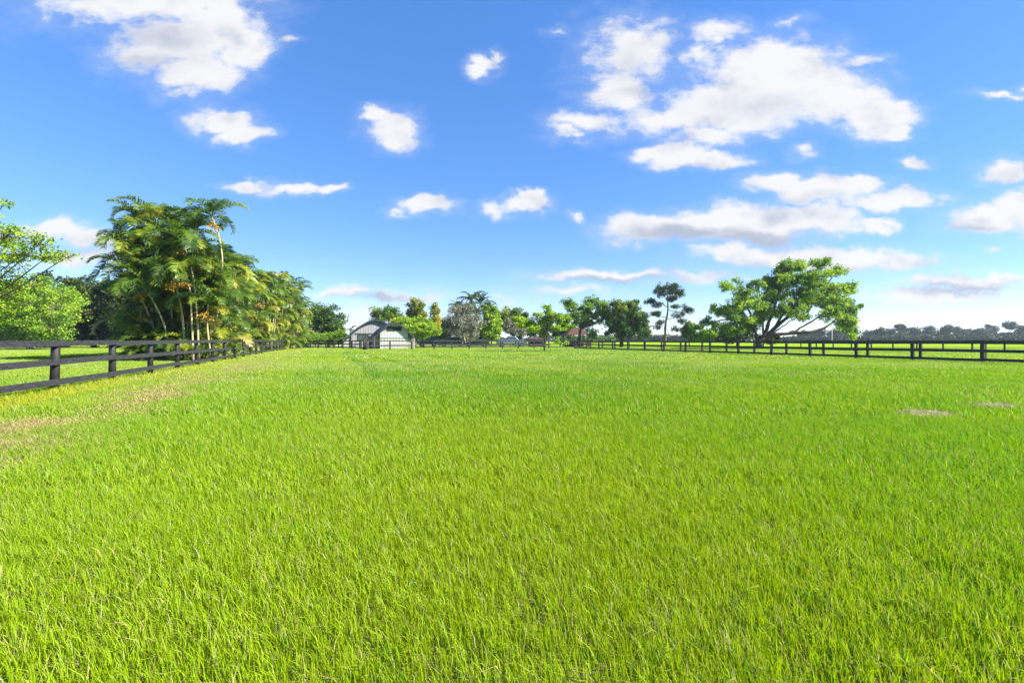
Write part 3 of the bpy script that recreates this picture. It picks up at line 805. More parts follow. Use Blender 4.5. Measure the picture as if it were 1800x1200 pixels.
# ------------------------------------------------------------------ far tree row and hedges
def far_trees():
    rows = [  # px of the trunk, row of the top, half width px, shape (0 broad, 1 tall bare trunk)
        (1415, 581, 12, 0), (1440, 576, 13, 0), (1468, 579, 12, 0), (1490, 577, 10, 0), (1530, 580, 11, 0), (1549, 576, 10, 0), (1566, 577, 9, 0), (1587, 569, 14, 1), (1609, 574, 9, 0), (1634, 572, 14, 0),
        (1664, 570, 11, 1), (1685, 573, 9, 0), (1703, 577, 9, 0), (1720, 577, 9, 0), (1742, 570, 13, 1), (1774, 563, 10, 1), (1797, 571, 10, 0), (1822, 570, 14, 0)]
    words = ['first', 'second', 'third', 'fourth', 'fifth', 'sixth', 'seventh', 'eighth', 'ninth', 'tenth', 'eleventh', 'twelfth', 'thirteenth', 'fourteenth', 'fifteenth', 'sixteenth', 'seventeenth', 'last']
    for k, (px, top, hw, kind) in enumerate(rows):
        d = 300 + 18 * math.sin(k * 2.3)
        hh = 600 - top
        lab = f'far grey green tree, {words[k]} of the distant row counted from the great tree'
        if px == 1774: lab = 'tallest far tree on a bare trunk, rising over the distant row'
        rng = random.Random(k)
        if kind:
            el = [(px, top + 5, hw * .8, 5), (px - hw * .55, top + 9, hw * .6, 5), (px + hw * .55, top + 9, hw * .6, 5), (px, top + 12, hw * .7, 4), (px - 2, 589, hw * 1.2, 5)]
        else:
            el = [(px - hw * .4, top + hh * .35, hw * .55, hh * .30), (px + hw * .45, top + hh * .4, hw * .55, hh * .33), (px, top + hh * .22, hw * .55, hh * .22), (px + rng.uniform(-4, 4), 588, hw * 1.25, 6)]
        tree('far_tree', lab, d, px, el, leaf=1.0, n=1300, mat='lf_far', bark='bark_dark', sub=1.5, seed=300 + k, r=.35, tint=(.45, .22, .2), group='trees of the distant row', gap=.12, spread_d=.5)


def hedge(label, a, b, d0, d1, top, n, seed, mat='lf_far', thick=3.0):
    rng = np.random.default_rng(seed)
    p0 = np.array([px2x(a, d0), d0]); p1 = np.array([px2x(b, d1), d1])
    t = rng.uniform(0, 1, n)
    c = (p0 + p1) / 2
    hz = (py2z(top, (d0 + d1) / 2)) * (.82 + .36 * fbm(t * 40, t * 0, seed))
    P = np.stack([p0[0] + (p1 - p0)[0] * t - c[0], p0[1] + (p1 - p0)[1] * t - c[1] + rng.normal(0, thick / 3, n), hz * rng.uniform(0, 1, n) ** .6], 1)
    D = unit(rng, n)
    V, Q, A = leaf_quads(P, D, unit(rng, n), np.full(n, 1.0) * rng.uniform(.5, 1.3, n), np.full(n, .3), np.clip(rng.normal(.45, .2, n) + (fbm(t * 60, t * 0 + 3, seed) - .5), 0, 1))
    root = thing('hedge', label, 'hedge', (c[0], c[1], 0))
    mesh_obj('foliage', np_mesh('foliage', V, Q, None, A), M[mat], root)
    # twiggy core that keeps the hedge closed
    mb = MB()
    s = p0 - c; e = p1 - c
    seg = 40
    for i in range(seg):
        u0, u1 = i / seg, (i + 1) / seg
        h = float(py2z(top, (d0 + d1) / 2)) * (.62 + .2 * rng.uniform())
        mb.bar((*(s + (e - s) * u0), h / 2), (*(s + (e - s) * u1), h / 2), 1.2 + rng.uniform() * .4, h)
    mb.build('stem', M['bark_dark'], root)


far_trees()


def treeline():
    rng = np.random.default_rng(9)
    n = 26000
    a = rng.uniform(-62, 62, n)                      # bearing, degrees
    d = 345 + rng.normal(0, 5, n)
    top = 1.8 + 4.2 * fbm(a * 1.3, a * 0, 3, 5) ** 1.6
    P = np.stack([np.sin(np.radians(a)) * d, np.cos(np.radians(a)) * d, top * rng.uniform(0, 1, n) ** .7], 1)
    V, Q, A = leaf_quads(P, unit(rng, n), unit(rng, n), rng.uniform(.9, 2.2, n), np.full(n, .55), np.clip(rng.normal(.42, .2, n), 0, 1))
    tag(mesh_obj('treeline', np_mesh('treeline', V, Q, None, A), M['lf_far']), 'low far woodland that closes the horizon all round', 'woodland', kind='stuff')


treeline()
hedge('long low dark hedge in front of the distant tree row', 1375, 1850, 250, 215, 592, 7000, 5)
hedge('far bluish hedge seen between the oak, the pine and the bushes', 1040, 1240, 280, 270, 589, 4500, 6)
hedge('far pale green hedge behind the airy tree', 985, 1080, 190, 200, 592, 2200, 7, 'lf_mid')


# ------------------------------------------------------------------ fences
def board_fence(name, label, p0, p1, spacing, rails, post_h, round_post=True, side=1, rail_h=.135, post_r=.075, start=0.0, group=None, seed=0, skip_first=False):
    """posts every SPACING from p0 to p1; RAILS: heights of the rail centres; side: which face carries the rails"""
    rng = random.Random(seed)
    p0 = np.array(p0, float); p1 = np.array(p1, float)
    Ln = float(np.linalg.norm(p1 - p0)); dr = (p1 - p0) / Ln
    nrm = np.array([dr[1], -dr[0]]) * side
    root = thing(name, label, 'fence', (p0[0], p0[1], 0), 0, group)
    n = int(Ln / spacing) + 1
    me = None
    for k in range(n):
        q = dr * (k * spacing + start)
        mb = MB()
        if me is None:
            if round_post:
                mb.tube([(0, 0, -.1), (0, 0, post_h * .5), (0, 0, post_h - .03), (0, 0, post_h)], [post_r * 1.05, post_r, post_r * .97, post_r * .8], 12)
            else:
                mb.box(-post_r, post_r, -post_r, post_r, -.1, post_h)
            o = mb.build('post', M['post_black'], root, smooth=round_post)
            me = o.data
        else:
            o = link(bpy.data.objects.new('post', me), root)
        o.location = (q[0], q[1], 0)
        o.rotation_euler = (rng.gauss(0, .012), rng.gauss(0, .012), rng.uniform(0, 6) if round_post else math.atan2(dr[1], dr[0]))
    off = nrm * (post_r + .016)
    for ri, z in enumerate(rails):
        k = 0
        while k < n - 1:
            e = min(k + 2, n - 1)
            a = dr * (k * spacing + start + (.0 if k else -.08)) + off
            b = dr * (e * spacing + start + (.08 if e == n - 1 else -.006)) + off
            mb = MB()
            dz0, dz1 = rng.gauss(0, .014), rng.gauss(0, .014)
            mb.bar((a[0], a[1], z + dz0), (b[0], b[1], z + dz1), .026, rail_h * rng.uniform(.97, 1.03))
            mb.build('rail', M['paint_black'], root)
            k = e
    return root


def Pg(px, d): return np.array([px2x(px, d), d])


# side fence by the palms: starts beside the camera's reach, ends at the far corner
s0 = LF0 - Vv * 9.0
board_fence('board_fence', 'black three rail fence beside the palms with round posts and sunlit boards', LF0 - Vv * 8.7, LF0 + Vv * 66, 2.90, (1.165, .70, .235), 1.16, True, 1, .138, .085, seed=1)
# corner run in front of the grey house
c0 = LF0 + Vv * 66.2
board_fence('board_fence', 'black three rail fence under the grey house, between palm corner and gate posts', c0 + U * .4, np.array([px2x(640, 60), 60.0]), 2.3, (1.12, .66, .2), 1.2, False, -1, .15, .07, seed=2)
# second run just behind it
board_fence('board_fence', 'black fence run directly behind the corner fence, half lost in shrubs', np.array([px2x(560, 76), 76.0]), np.array([px2x(655, 70), 70.0]), 2.5, (1.1, .6), 1.2, False, -1, .15, .07, seed=3)
# back fence with two rails
g1 = Pg(724, 57.3)
board_fence('board_fence', 'short two rail fence section in front of the small barn gable', Pg(645, 54.6), g1, (np.linalg.norm(g1 - Pg(645, 54.6)) - .01) / 2, (1.13, .53), 1.2, False, 1, .15, .085, seed=4)
board_fence('board_fence', 'two rail back fence running past the parked vehicles', Pg(763, 57.8), Pg(985, 64.4), 2.42, (1.15, .56), 1.22, False, 1, .14, .07, seed=5)
# side fence by the big tree
board_fence('board_fence', 'black three rail fence in shade running before the great tree', RF0 - Vv * 5.0, RF0 + Vv * 44.5, 3.05, (1.07, .62, .17), 1.16, False, -1, .15, .075, seed=6)
# lane fence, parallel behind it
l0 = RF0 + U * 3.4
board_fence('board_fence', 'second black rail fence close behind the shaded fence, across the lane', l0 - Vv * 8.0, l0 + Vv * 47, 3.05, (1.08, .62), 1.17, False, -1, .14, .07, start=1.1, seed=7)
# far pasture fence
board_fence('board_fence', 'distant dark fence across the far pasture under the long hedge', Pg(1830, 48), Pg(1400, 78), 3.0, (1.12, .9), 1.2, False, -1, .15, .07, seed=8)
board_fence('board_fence', 'dark yard fence behind the back fence, before the brick shed', Pg(745, 73), Pg(1045, 76), 2.6, (1.1, .6, .15), 1.2, False, 1, .15, .07, seed=9)
for k, (px, d, lab) in enumerate([(639.5, 55.2, 'thick gate post nearest the corner fence'), (642.5, 54.4, 'middle thick gate post of the three by the corner')]):
    t = thing('gate_post', lab, 'post', (px2x(px, d), d, 0), RZ, 'gate posts by the paddock corner')
    mb = MB(); mb.tube([(0, 0, -.1), (0, 0, .6), (0, 0, 1.2), (0, 0, 1.24)], [.12, .115, .11, .07], 10); mb.build('post', M['post_black'], t, smooth=True)
    mb = MB(); mb.tube([(.1, 0, .9), (.16, 0, .9), (.2, 0, .9)], [.03, .025, .02], 6); mb.build('hinge', M['paint_black'], t)


# ------------------------------------------------------------------ barn
def siding(name, a, b, pitch=.3):
    m, nt, out = new_mat(name)
    tc = N(nt, 'ShaderNodeTexCoord')
    w = N(nt, 'ShaderNodeTexNoise'); w.inputs['Scale'].default_value = 3; w.inputs['Detail'].default_value = 6
    mp = N(nt, 'ShaderNodeMapping'); mp.inputs['Scale'].default_value = (2.5, 2.5, .35)
    nt.links.new(tc.outputs['Object'], mp.inputs[0]); nt.links.new(mp.outputs[0], w.inputs['Vector'])
    c = ramp(nt, [(.3, a), (.7, b)], w.outputs[0])
    p = N(nt, 'ShaderNodeBsdfPrincipled'); p.inputs['Roughness'].default_value = .75
    nt.links.new(c, p.inputs['Base Color']); nt.links.new(p.outputs[0], out.inputs[0])
    return m


M['siding'] = siding('grey_board_siding', (.31, .325, .34), (.40, .415, .43))
M['siding_warm'] = siding('weathered_board_siding', (.19, .19, .215), (.26, .26, .285))
M['roof_dark'] = noise_mat('dark_metal_roof', (.018, .024, .032), (.036, .045, .058), 3, .7, .25, .1)
M['trim_blue'] = noise_mat('slate_trim', (.016, .022, .032), (.03, .038, .052), 4, .6)
M['void'] = noise_mat('dark_opening', (.008, .008, .01), (.02, .02, .022), 4, .6)
M['glass'] = noise_mat('window_glass', (.02, .03, .03), (.05, .07, .06), 2, .08, .6)
M['white_wall'] = noise_mat('white_plaster', (.22, .215, .21), (.30, .295, .285), 3, .85)
M['roof_grey'] = noise_mat('grey_shingle', (.07, .075, .09), (.13, .135, .155), 9, .85, .2, .5)
M['roof_red'] = noise_mat('red_tile', (.04, .02, .017), (.075, .035, .027), 8, .8, .2, .5)
M['brick'] = noise_mat('brick_red', (.035, .02, .016), (.065, .035, .026), 9, .9, .2, .3)
M['concrete'] = noise_mat('pale_concrete', (.42, .42, .40), (.55, .54, .51), 4, .9)


def arch(W, ze, zp, n=8, flare=.4):
    """bowed barn roof line from eave to eave, with flared feet"""
    x = np.linspace(-1, 1, 2 * n + 1)
    pts = [(W * t, ze + (zp - ze) * (1 - abs(t) ** 1.7)) for t in x]
    return [(-W - flare, ze - .25)] + pts + [(W + flare, ze - .25)]


def barn():
    # big arched barn behind
    d = 74
    root = thing('barn', 'arched grey barn joined from a tall rear hall and a small front gable', 'barn', (px2x(693, 62.5), 62.5, 0), RZ)

    def loc(px, dd):                     # world point into the barn's own axes
        w = np.array([px2x(px, dd), dd]) - np.array([px2x(693, 62.5), 62.5])
        return float(w @ U), float(w @ Vv)

    def hall(cx, y0, y1, W, ze, zp, wallmat, over=.45, inset=.55):
        pr = arch(W, ze, zp)
        k = W - inset
        inner = [(x, z - .06) for x, z in pr if abs(x) < k]
        zi = float(np.interp(-k, [p[0] for p in pr[:len(pr) // 2]], [p[1] for p in pr[:len(pr) // 2]])) - .06
        wall = [(cx - k, -.05), (cx - k, zi)] + [(cx + x, z) for x, z in inner] + [(cx + k, zi), (cx + k, -.05)]
        mb = MB(); mb.prism_y(wall, y0, y1)
        k = cx - W + inset + .2
        while k < cx + W - inset - .1:    # upright battens on the gable
            t = (k - cx) / W
            zt = ze + (zp - ze) * (1 - abs(t) ** 1.7) - .2
            mb.box(k, k + .05, y0 - .035, y0 + .01, .0, zt)
            k += .42
        w = mb.build('wall', wallmat, root)
        mb = MB()
        top = [(cx + x, z + .07) for x, z in pr]; bot = [(cx + x, z - .05) for x, z in pr][::-1]
        for i in range(len(top) - 1):     # shell, strip by strip
            a, b = top[i], top[i + 1]
            c, e = bot[len(top) - 2 - i], bot[len(top) - 1 - i]
            mb.prism_y([a, b, c, e], y0 - over, y1 + over)
        mb.build('roof', M['roof_dark'], root)
        mb = MB()
        for i in range(len(top) - 1):
            a, b = pr[i], pr[i + 1]
            mb.prism_y([(cx + a[0], a[1] + .09), (cx + b[0], b[1] + .09), (cx + b[0], b[1] - .16), (cx + a[0], a[1] - .16)], y0 - over - .05, y0 - over - .004)
        mb.build('fascia', M['trim_blue'], root)
        return w

    # small front gable
    W1, ze1, zp1 = 2.5, 1.85, 3.7
    hall(0, 0, 9, W1, ze1, zp1, M['siding'])
    mb = MB(); mb.box(-1.05, 1.0, -.06, .02, 2.62, 3.14); o = mb.build('loft_opening', M['void'], root)
    mb = MB()
    for z in (2.58, 3.14): mb.box(-1.1, 1.05, -.09, .0, z, z + .06)
    mb.build('frame', M['trim_blue'], o)
    mb = MB(); mb.box(-2.0, 2.0, -.06, .0, 1.5, 1.56); mb.build('trim_board', M['trim_blue'], root)
    mb = MB(); mb.box(-1.45, 2.0, -.05, .01, .02, .85); mb.build('lower_panel', M['white_wall'], root)
    # rear hall
    cx, cy = loc(660, 73)
    hall(cx, cy, cy + 12, 4.0, 2.0, 4.7, M['siding_warm'], inset=.2)
    x, y = loc(638, 72.5)
    mb = MB(); mb.box(x - .75, x + .8, cy - .06, cy + .02, 1.25, 2.1); wn = mb.build('window', M['glass'], root)
    mb = MB()
    for a, b, z0, z1 in ((x - .85, x + .9, 2.1, 2.2), (x - .85, x + .9, 1.15, 1.25), (x - .85, x - .75, 1.25, 2.1), (x + .8, x + .9, 1.25, 2.1), (x - .02, x + .04, 1.25, 2.1)):
        mb.box(a, b, cy - .1, cy + .0, z0, z1)
    mb.build('frame', M['trim_blue'], wn)
    mb = MB(); mb.box(x - 1.3, x + 2.4, cy - .08, cy - .002, 2.25, 2.38); mb.build('trim_board', M['trim_blue'], root)
    x2, _ = loc(652, 72.5)
    mb = MB(); mb.box(x2 - .3, x2 + .55, cy - .06, cy + .02, .02, 2.0); dr = mb.build('door', M['void'], root)
    # lean-to on the rear hall's outer side
    xl = cx - 3.6
    mb = MB(); mb.prism_y([(xl - 1.6, 0), (xl, 0), (xl, 1.95), (xl - 1.6, 1.45)], cy + .3, cy + 5); mb.build('lean_to', M['white_wall'], root)
    mb = MB(); mb.prism_y([(xl - 1.9, 1.42), (xl + .1, 2.05), (xl + .1, 2.12), (xl - 1.9, 1.49)], cy, cy + 5.3); mb.build('lean_to_roof', M['roof_grey'], root)
    # porch posts beside the small gable
    for k in range(4):
        mb = MB(); mb.box(2.25 + k * .32, 2.37 + k * .32, .5 + k * .5, .62 + k * .5, 0, 1.7 - k * .05); mb.build('porch_post', M['white_wall'], root)


barn()


def house():
    d = 92
    root = thing('house', 'low white house with grey hipped roof peeping out between palms and round tree', 'house', (px2x(562, d), d, 0), .1)
    mb = MB(); mb.box(-3.2, 3.2, 0, 6, 0, 2.35); mb.build('wall', M['white_wall'], root)
    mb = MB()
    v = [(-3.6, -.4, 2.3), (3.6, -.4, 2.3), (3.6, 6.4, 2.3), (-3.6, 6.4, 2.3), (-2.2, 3, 3.85), (2.0, 3, 3.85)]
    mb.add(v, [(3, 2, 1, 0), (0, 1, 5, 4), (1, 2, 5), (2, 3, 4, 5), (3, 0, 4)])
    rf = mb.build('roof', M['roof_grey'], root)
    mb = MB(); mb.box(-.4, .75, 2.3, 3.1, 3.3, 4.05); mb.box(-.47, .82, 2.23, 3.17, 4.05, 4.13); mb.build('chimney', M['white_wall'], rf)
    mb = MB(); mb.box(-2.0, -.9, -.04, .02, .9, 2.0); w = mb.build('window', M['glass'], root)
    mb = MB(); mb.box(-2.1, -.8, -.07, 0, .8, .9); mb.box(-2.1, -.8, -.07, 0, 2.0, 2.1); mb.build('frame', M['trim_blue'], w)


house()


def shelter():
    d = 88
    root = thing('shelter', 'open shelter with red tiled roof on dark posts under the airy tree', 'shelter', (px2x(1012, d), d, 0), .2)
    mb = MB()
    mb.add([(-2.6, -1.8, 2.3), (2.6, -1.8, 2.3), (2.6, 1.8, 2.3), (-2.6, 1.8, 2.3), (-.5, 0, 3.9), (.9, 0, 3.9)], [(3, 2, 1, 0), (0, 1, 5, 4), (1, 2, 5), (2, 3, 4, 5), (3, 0, 4)])
    mb.build('roof', M['roof_red'], root)
    for x in (-2.1, 2.1):
        for y in (-1.4, 1.4):
            mb = MB(); mb.box(x - .1, x + .1, y - .1, y + .1, 0, 2.31); mb.build('post', M['post_black'], root)
    mb = MB(); mb.box(-2.0, 2.0, 1.3, 1.45, 0, .9); mb.build('back_rail', M['brick'], root)
    root = thing('shed', 'low red brick shed behind the flat topped lime tree', 'shed', (px2x(948, 90), 90, 0), .15)
    mb = MB(); mb.box(-1.8, .9, 0, 3, 0, 1.4); mb.build('wall', M['brick'], root)
    mb = MB(); mb.prism_x([(-.4, 1.35), (3.4, 1.65), (3.4, 1.72), (-.4, 1.42)], -2.0, 1.1); mb.build('roof', M['roof_red'], root)
    mb = MB(); mb.box(-.1, .7, -.04, .02, 0, 1.25); mb.build('door', M['void'], root)
    root = thing('low_house', 'long pale house far behind the lime tree and vehicles', 'house', (px2x(765, 105), 105, 0), .1)
    mb = MB(); mb.box(-6, 9, 0, 6, 0, 2.1); mb.build('wall', M['white_wall'], root)
    mb = MB(); mb.prism_x([(-.5, 2.0), (3, 3.1), (6.5, 2.0)], -6.5, 9.5); mb.build('roof', M['roof_grey'], root)
    mb = MB(); mb.box(-2, -.8, -.04, .02, .8, 1.7); mb.build('window', M['glass'], root)
    for k, (px, lab, w) in enumerate([(1652, 'far pale house glimpsed between the trees of the distant row', 12), (1706, 'far pale house with pinkish roof deeper in the distant row', 14)]):
        r = thing('far_house', lab, 'house', (px2x(px, 330), 330, 0), 0)
        mb = MB(); mb.box(-w / 2, w / 2, 0, 8, 0, 4.6); mb.build('wall', M['white_wall'], r)
        mb = MB(); mb.prism_x([(-.8, 4.5), (4, 6.4 + k), (8.8, 4.5)], -w / 2 - .8, w / 2 + .8); mb.build('roof', M['roof_red' if k else 'roof_grey'], r)
        mb = MB(); mb.box(-2, 0, -.05, .05, 1.2, 3); mb.build('window', M['glass'], r)


shelter()


def pole():
    d = 150
    r = thing('utility_pole', 'thin pale utility pole beyond the shaded fence', 'pole', (px2x(1462.5, d), d, 0))
    mb = MB(); mb.tube([(0, 0, -.2), (0, 0, 3), (0, 0, 6.0)], [.16, .14, .1], 8); mb.build('shaft', M['concrete'], r, smooth=True)
    mb = MB(); mb.bar((-.5, 0, 5.7), (.5, 0, 5.7), .1, .1); mb.build('cross_arm', M['bark'], r)


pole()


# ------------------------------------------------------------------ vehicles
def paint(name, c, rough=.25):
    m, nt, out = new_mat(name)
    p = N(nt, 'ShaderNodeBsdfPrincipled')
    n = N(nt, 'ShaderNodeTexNoise'); n.inputs['Scale'].default_value = 3
    col = ramp(nt, [(.3, tuple(x * .9 for x in c)), (.7, c)], n.outputs[0])
    nt.links.new(col, p.inputs['Base Color']); p.inputs['Roughness'].default_value = rough; p.inputs['Coat Weight'].default_value = .4
    nt.links.new(p.outputs[0], out.inputs[0])
    return m


M['car_navy'] = paint('navy_paint', (.012, .022, .055)); M['car_blue'] = paint('deep_blue_paint', (.015, .035, .09)); M['car_black'] = paint('black_paint', (.012, .013, .016)); M['car_pale'] = paint('pale_blue_paint', (.085, .125, .17))
M['tyre'] = noise_mat('tyre_rubber', (.012, .012, .012), (.025, .025, .025), 20, .85)
M['rim'] = noise_mat('wheel_rim', (.3, .3, .32), (.45, .45, .47), 5, .35, .5, metallic=.6)
M['lamp'] = noise_mat('lamp_glass', (.6, .6, .58), (.75, .75, .72), 5, .15)

PROF = {  # side views: lower body and glasshouse, in length, height
    'jeep': ([(-1.95, .55), (-1.95, 1.05), (-.55, 1.12), (1.95, 1.15), (1.95, .5)], [(-.6, 1.1), (-.35, 1.78), (1.85, 1.8), (1.92, 1.13)]),
    'sedan': ([(-2.3, .4), (-2.32, .75), (-1.9, .88), (-.9, .98), (1.5, 1.0), (2.25, .95), (2.3, .45)], [(-.95, .97), (-.25, 1.45), (.85, 1.48), (1.6, .99)]),
    'suv': ([(-2.35, .45), (-2.38, .95), (-1.9, 1.08), (-.95, 1.14), (2.3, 1.16), (2.36, .5)], [(-1.0, 1.12), (-.35, 1.72), (1.9, 1.76), (2.3, 1.15)]),
    'pickup': ([(-2.7, .6), (-2.75, 1.15), (-2.5, 1.25), (-1.2, 1.32), (.75, 1.35), (2.75, 1.3), (2.75, .62)], [(-1.25, 1.3), (-.6, 1.98), (.6, 2.02), (.8, 1.33)]),
}


def vehicle(name, label, kind, mat, px, d, rz, cat):
    r = thing(name, label, cat, (px2x(px, d), d, 0), rz, 'vehicles parked behind the back fence')
    body, cab = PROF[kind]
    W = .88 if kind != 'pickup' else .97
    mb = MB(); mb.prism_y(body, -W, W)
    c = [(x, z) for x, z in cab]
    n = len(c)
    mb.add([(x, -W * (.96 if i in (0, n - 1) else .78), z) for i, (x, z) in enumerate(c)] + [(x, W * (.96 if i in (0, n - 1) else .78), z) for i, (x, z) in enumerate(c)],
           [tuple(range(n))[::-1], tuple(range(n, 2 * n))] + [(i, (i + 1) % n, n + (i + 1) % n, n + i) for i in range(n)])
    mb.build('body', M[mat], r, bevel=.05)
    for s in (-1, 1):                    # side glass
        mb = MB()
        ins = [(c[0][0] + .22, c[0][1] + .05), (c[1][0] + .1, c[1][1] - .1), (c[2][0] - .1, c[2][1] - .1), (c[3][0] - .2, c[3][1] + .05)]
        mb.add([(x, s * W * (.985 if i in (0, 3) else .83), z) for i, (x, z) in enumerate(ins)] + [(x, s * W * .7, z) for x, z in ins], [(0, 1, 2, 3), (7, 6, 5, 4), (0, 4, 5, 1), (1, 5, 6, 2), (2, 6, 7, 3), (3, 7, 4, 0)])
        mb.build('window', M['glass'], r)
    b0, b1 = body[0][0], body[-1][0]
    R = .33 if kind in ('sedan',) else .39
    for x in (b0 + .85, b1 - .85):
        for s in (-1, 1):
            w = MB(); w.tube([(x, s * (W - .2), R), (x, s * (W - .1), R), (x, s * (W + .02), R)], [R, R, R * .97], 18)
            wo = w.build('wheel', M['tyre'], r)
            m2 = MB(); m2.tube([(x, s * (W + .0), R), (x, s * (W + .035), R)], [R * .62, R * .55], 14); m2.build('rim', M['rim'], wo)
    for s in (-1, 1):
        mb = MB(); mb.box(b0 - .04, b0 + .06, s * W * .72 - .14, s * W * .72 + .14, body[1][1] - .24, body[1][1] - .08); mb.build('headlight', M['lamp'], r)
    mb = MB(); mb.box(b0 - .1, b0 + .1, -W * .95, W * .95, body[0][1] - .02, body[0][1] + .14); mb.build('bumper', M['car_black'], r, bevel=.02)


vehicle('parked_jeep', 'dark navy boxy off road car next to the barn', 'jeep', 'car_navy', 752, 79, .25, 'car')
vehicle('parked_car', 'deep blue car under the near side of the silver tree', 'suv', 'car_blue', 795, 79.5, .12, 'car')
vehicle('parked_car', 'black low car under the far side of the silver tree', 'sedan', 'car_black', 838, 80, .2, 'car')
vehicle('parked_pickup', 'pale blue pickup shining in shade below the grey leaved tree', 'pickup', 'car_pale', 899, 82, PI + .2, 'pickup truck')


# ------------------------------------------------------------------ heaps of dry cuttings
for (x, y, rx, ry, sd), lab in zip(PILES, ['tan heap of dry grass cuttings lying nearest in the paddock', 'greyer heap of dry grass cuttings lying farther towards the shaded fence']):
    rng = np.random.default_rng(sd)
    r = thing('cuttings_heap', lab, 'hay heap', (x, y, 0), 0, 'heaps of dry cuttings in the paddock')
    na, nr = 36, 7
    V = [(0, 0, .05)]
    for i in range(1, nr + 1):
        for j in range(na):
            t = i / nr; a = j * 2 * PI / na
            e = 1 + .22 * math.sin(a * 3 + sd) + .12 * math.sin(a * 7)
            V.append((math.cos(a) * rx * t * e, math.sin(a) * ry * t * e, .05 * (1 - t ** 2) + rng.normal(0, .006) - (.01 if i == nr else 0)))
    T = [(0, 1 + j, 1 + (j + 1) % na) for j in range(na)]
    Q = [(1 + i * na + j, 1 + (i + 1) * na + j, 1 + (i + 1) * na + (j + 1) % na, 1 + i * na + (j + 1) % na) for i in range(nr - 1) for j in range(na)]
    mesh_obj('mound', np_mesh('mound', V, Q, T, np.clip(rng.normal(.25, .2, len(V)), 0, 1)), M['straw'], r)
    n = 2200
    a = rng.uniform(0, 2 * PI, n); t = np.sqrt(rng.uniform(0, 1, n)) * 1.1 + np.abs(rng.normal(0, .14, n))
    P = np.stack([np.cos(a) * rx * t, np.sin(a) * ry * t, .055 * np.clip(1 - t ** 2, 0, 1) + rng.uniform(.0, .035, n)], 1)
    D = unit(rng, n) * np.array([1, 1, .35]); D /= np.linalg.norm(D, axis=1)[:, None]
    V, Q, A = leaf_quads(P, D, unit(rng, n), rng.uniform(.04, .12, n), np.full(n, .0028), np.clip(rng.normal(.5, .25, n), 0, 1))
    mesh_obj('straw', np_mesh('straw', V, Q, None, A), M['straw'], r)

# ------------------------------------------------------------------ sky, sun, camera
ELEV = math.radians(40)
SUN = Vector((.97, -.24, 0)).normalized() * math.cos(ELEV) + Vector((0, 0, math.sin(ELEV)))
sun = bpy.data.lights.new('sun', 'SUN'); sun.energy = 5.0; sun.angle = math.radians(.5); sun.color = (1.0, .93, .80)
so = bpy.data.objects.new('sun', sun); so.rotation_euler = (-SUN).to_track_quat('-Z', 'Y').to_euler(); link(so)

CLOUDS = [  # photo column, row, half width, half height, weight, of each puff of cloud
    (290, -10, 190, 62, 1), (385, 50, 95, 62, 1.1), (350, 128, 95, 36, 1), (165, 18, 140, 40, .6), (415, 85, 65, 40, 1), (262, 95, 85, 45, .75), (330, 70, 120, 50, 1), (330, 166, 50, 18, .5),
    (390, 212, 55, 26, 1.0), (425, 238, 58, 22, 1.0), (345, 218, 35, 22, .5), (495, 70, 30, 14, .55),
    (690, 228, 52, 36, .95), (668, 208, 30, 20, 1), (855, 118, 28, 24, .8), (876, 98, 12, 20, .65),
    (1110, 85, 95, 62, .85), (1085, 160, 75, 55, .8), (1040, 222, 80, 24, .7), (1005, 240, 40, 12, .7), (1370, 140, 150, 75, 1.15), (1300, 190, 150, 52, 1.1), (1460, 170, 110, 50, 1.1), (1550, 205, 65, 40, 1.05),
    (1270, 52, 75, 24, .6), (1235, 85, 40, 36, .6), (1180, 205, 100, 34, .75), (1240, 240, 85, 26, .7), (1385, 35, 45, 14, .45), (1520, 110, 50, 14, .6), (1575, 232, 32, 14, .9),
    (1190, 270, 85, 22, 1.15), (1260, 280, 70, 17, 1.0), (1405, 265, 26, 12, .6),
    (1370, 322, 60, 24, .95), (1440, 336, 100, 28, 1.0), (1560, 356, 95, 22, .95), (1510, 325, 55, 18, .95), (1650, 350, 50, 10, .5),
    (1140, 400, 85, 28, 1.1), (1300, 396, 180, 36, 1.25), (1420, 388, 110, 28, 1.2), (1540, 396, 45, 15, 1),
    (1340, 448, 130, 22, 1.0), (1490, 452, 165, 24, 1.1),
    (1610, 290, 30, 14, .9), (1768, 298, 50, 28, 1.1), (1735, 386, 85, 26, 1.05), (1795, 365, 60, 30, 1.0), (1850, 390, 80, 40, 1),
    (445, 320, 52, 9, .8), (520, 328, 60, 13, .95), (585, 331, 30, 11, 1.0), (755, 355, 50, 18, 1.0), (705, 364, 28, 8, .5), (925, 362, 42, 16, 1.15), (932, 352, 22, 12, 1.1), (862, 363, 34, 11, .6), (1018, 377, 18, 8, .5),
    (1070, 482, 145, 13, .95), (1000, 510, 95, 14, .55), (1230, 490, 100, 14, .6), (1700, 492, 140, 16, 1.0), (1640, 513, 160, 16, .8), (1620, 545, 240, 12, .4), (1740, 442, 20, 6, .5),
    (85, 402, 80, 18, .95), (165, 420, 65, 22, .95), (130, 455, 110, 30, .6), (600, 515, 70, 11, .75), (700, 525, 120, 13, .55), (640, 550, 110, 20, .5), (870, 530, 90, 10, .35), (1120, 545, 120, 14, .35),
    (1765, 170, 50, 9, .6), (1790, 155, 14, 10, .5), (980, 55, 16, 10, .35), (1540, 230, 26, 8, .6),
]
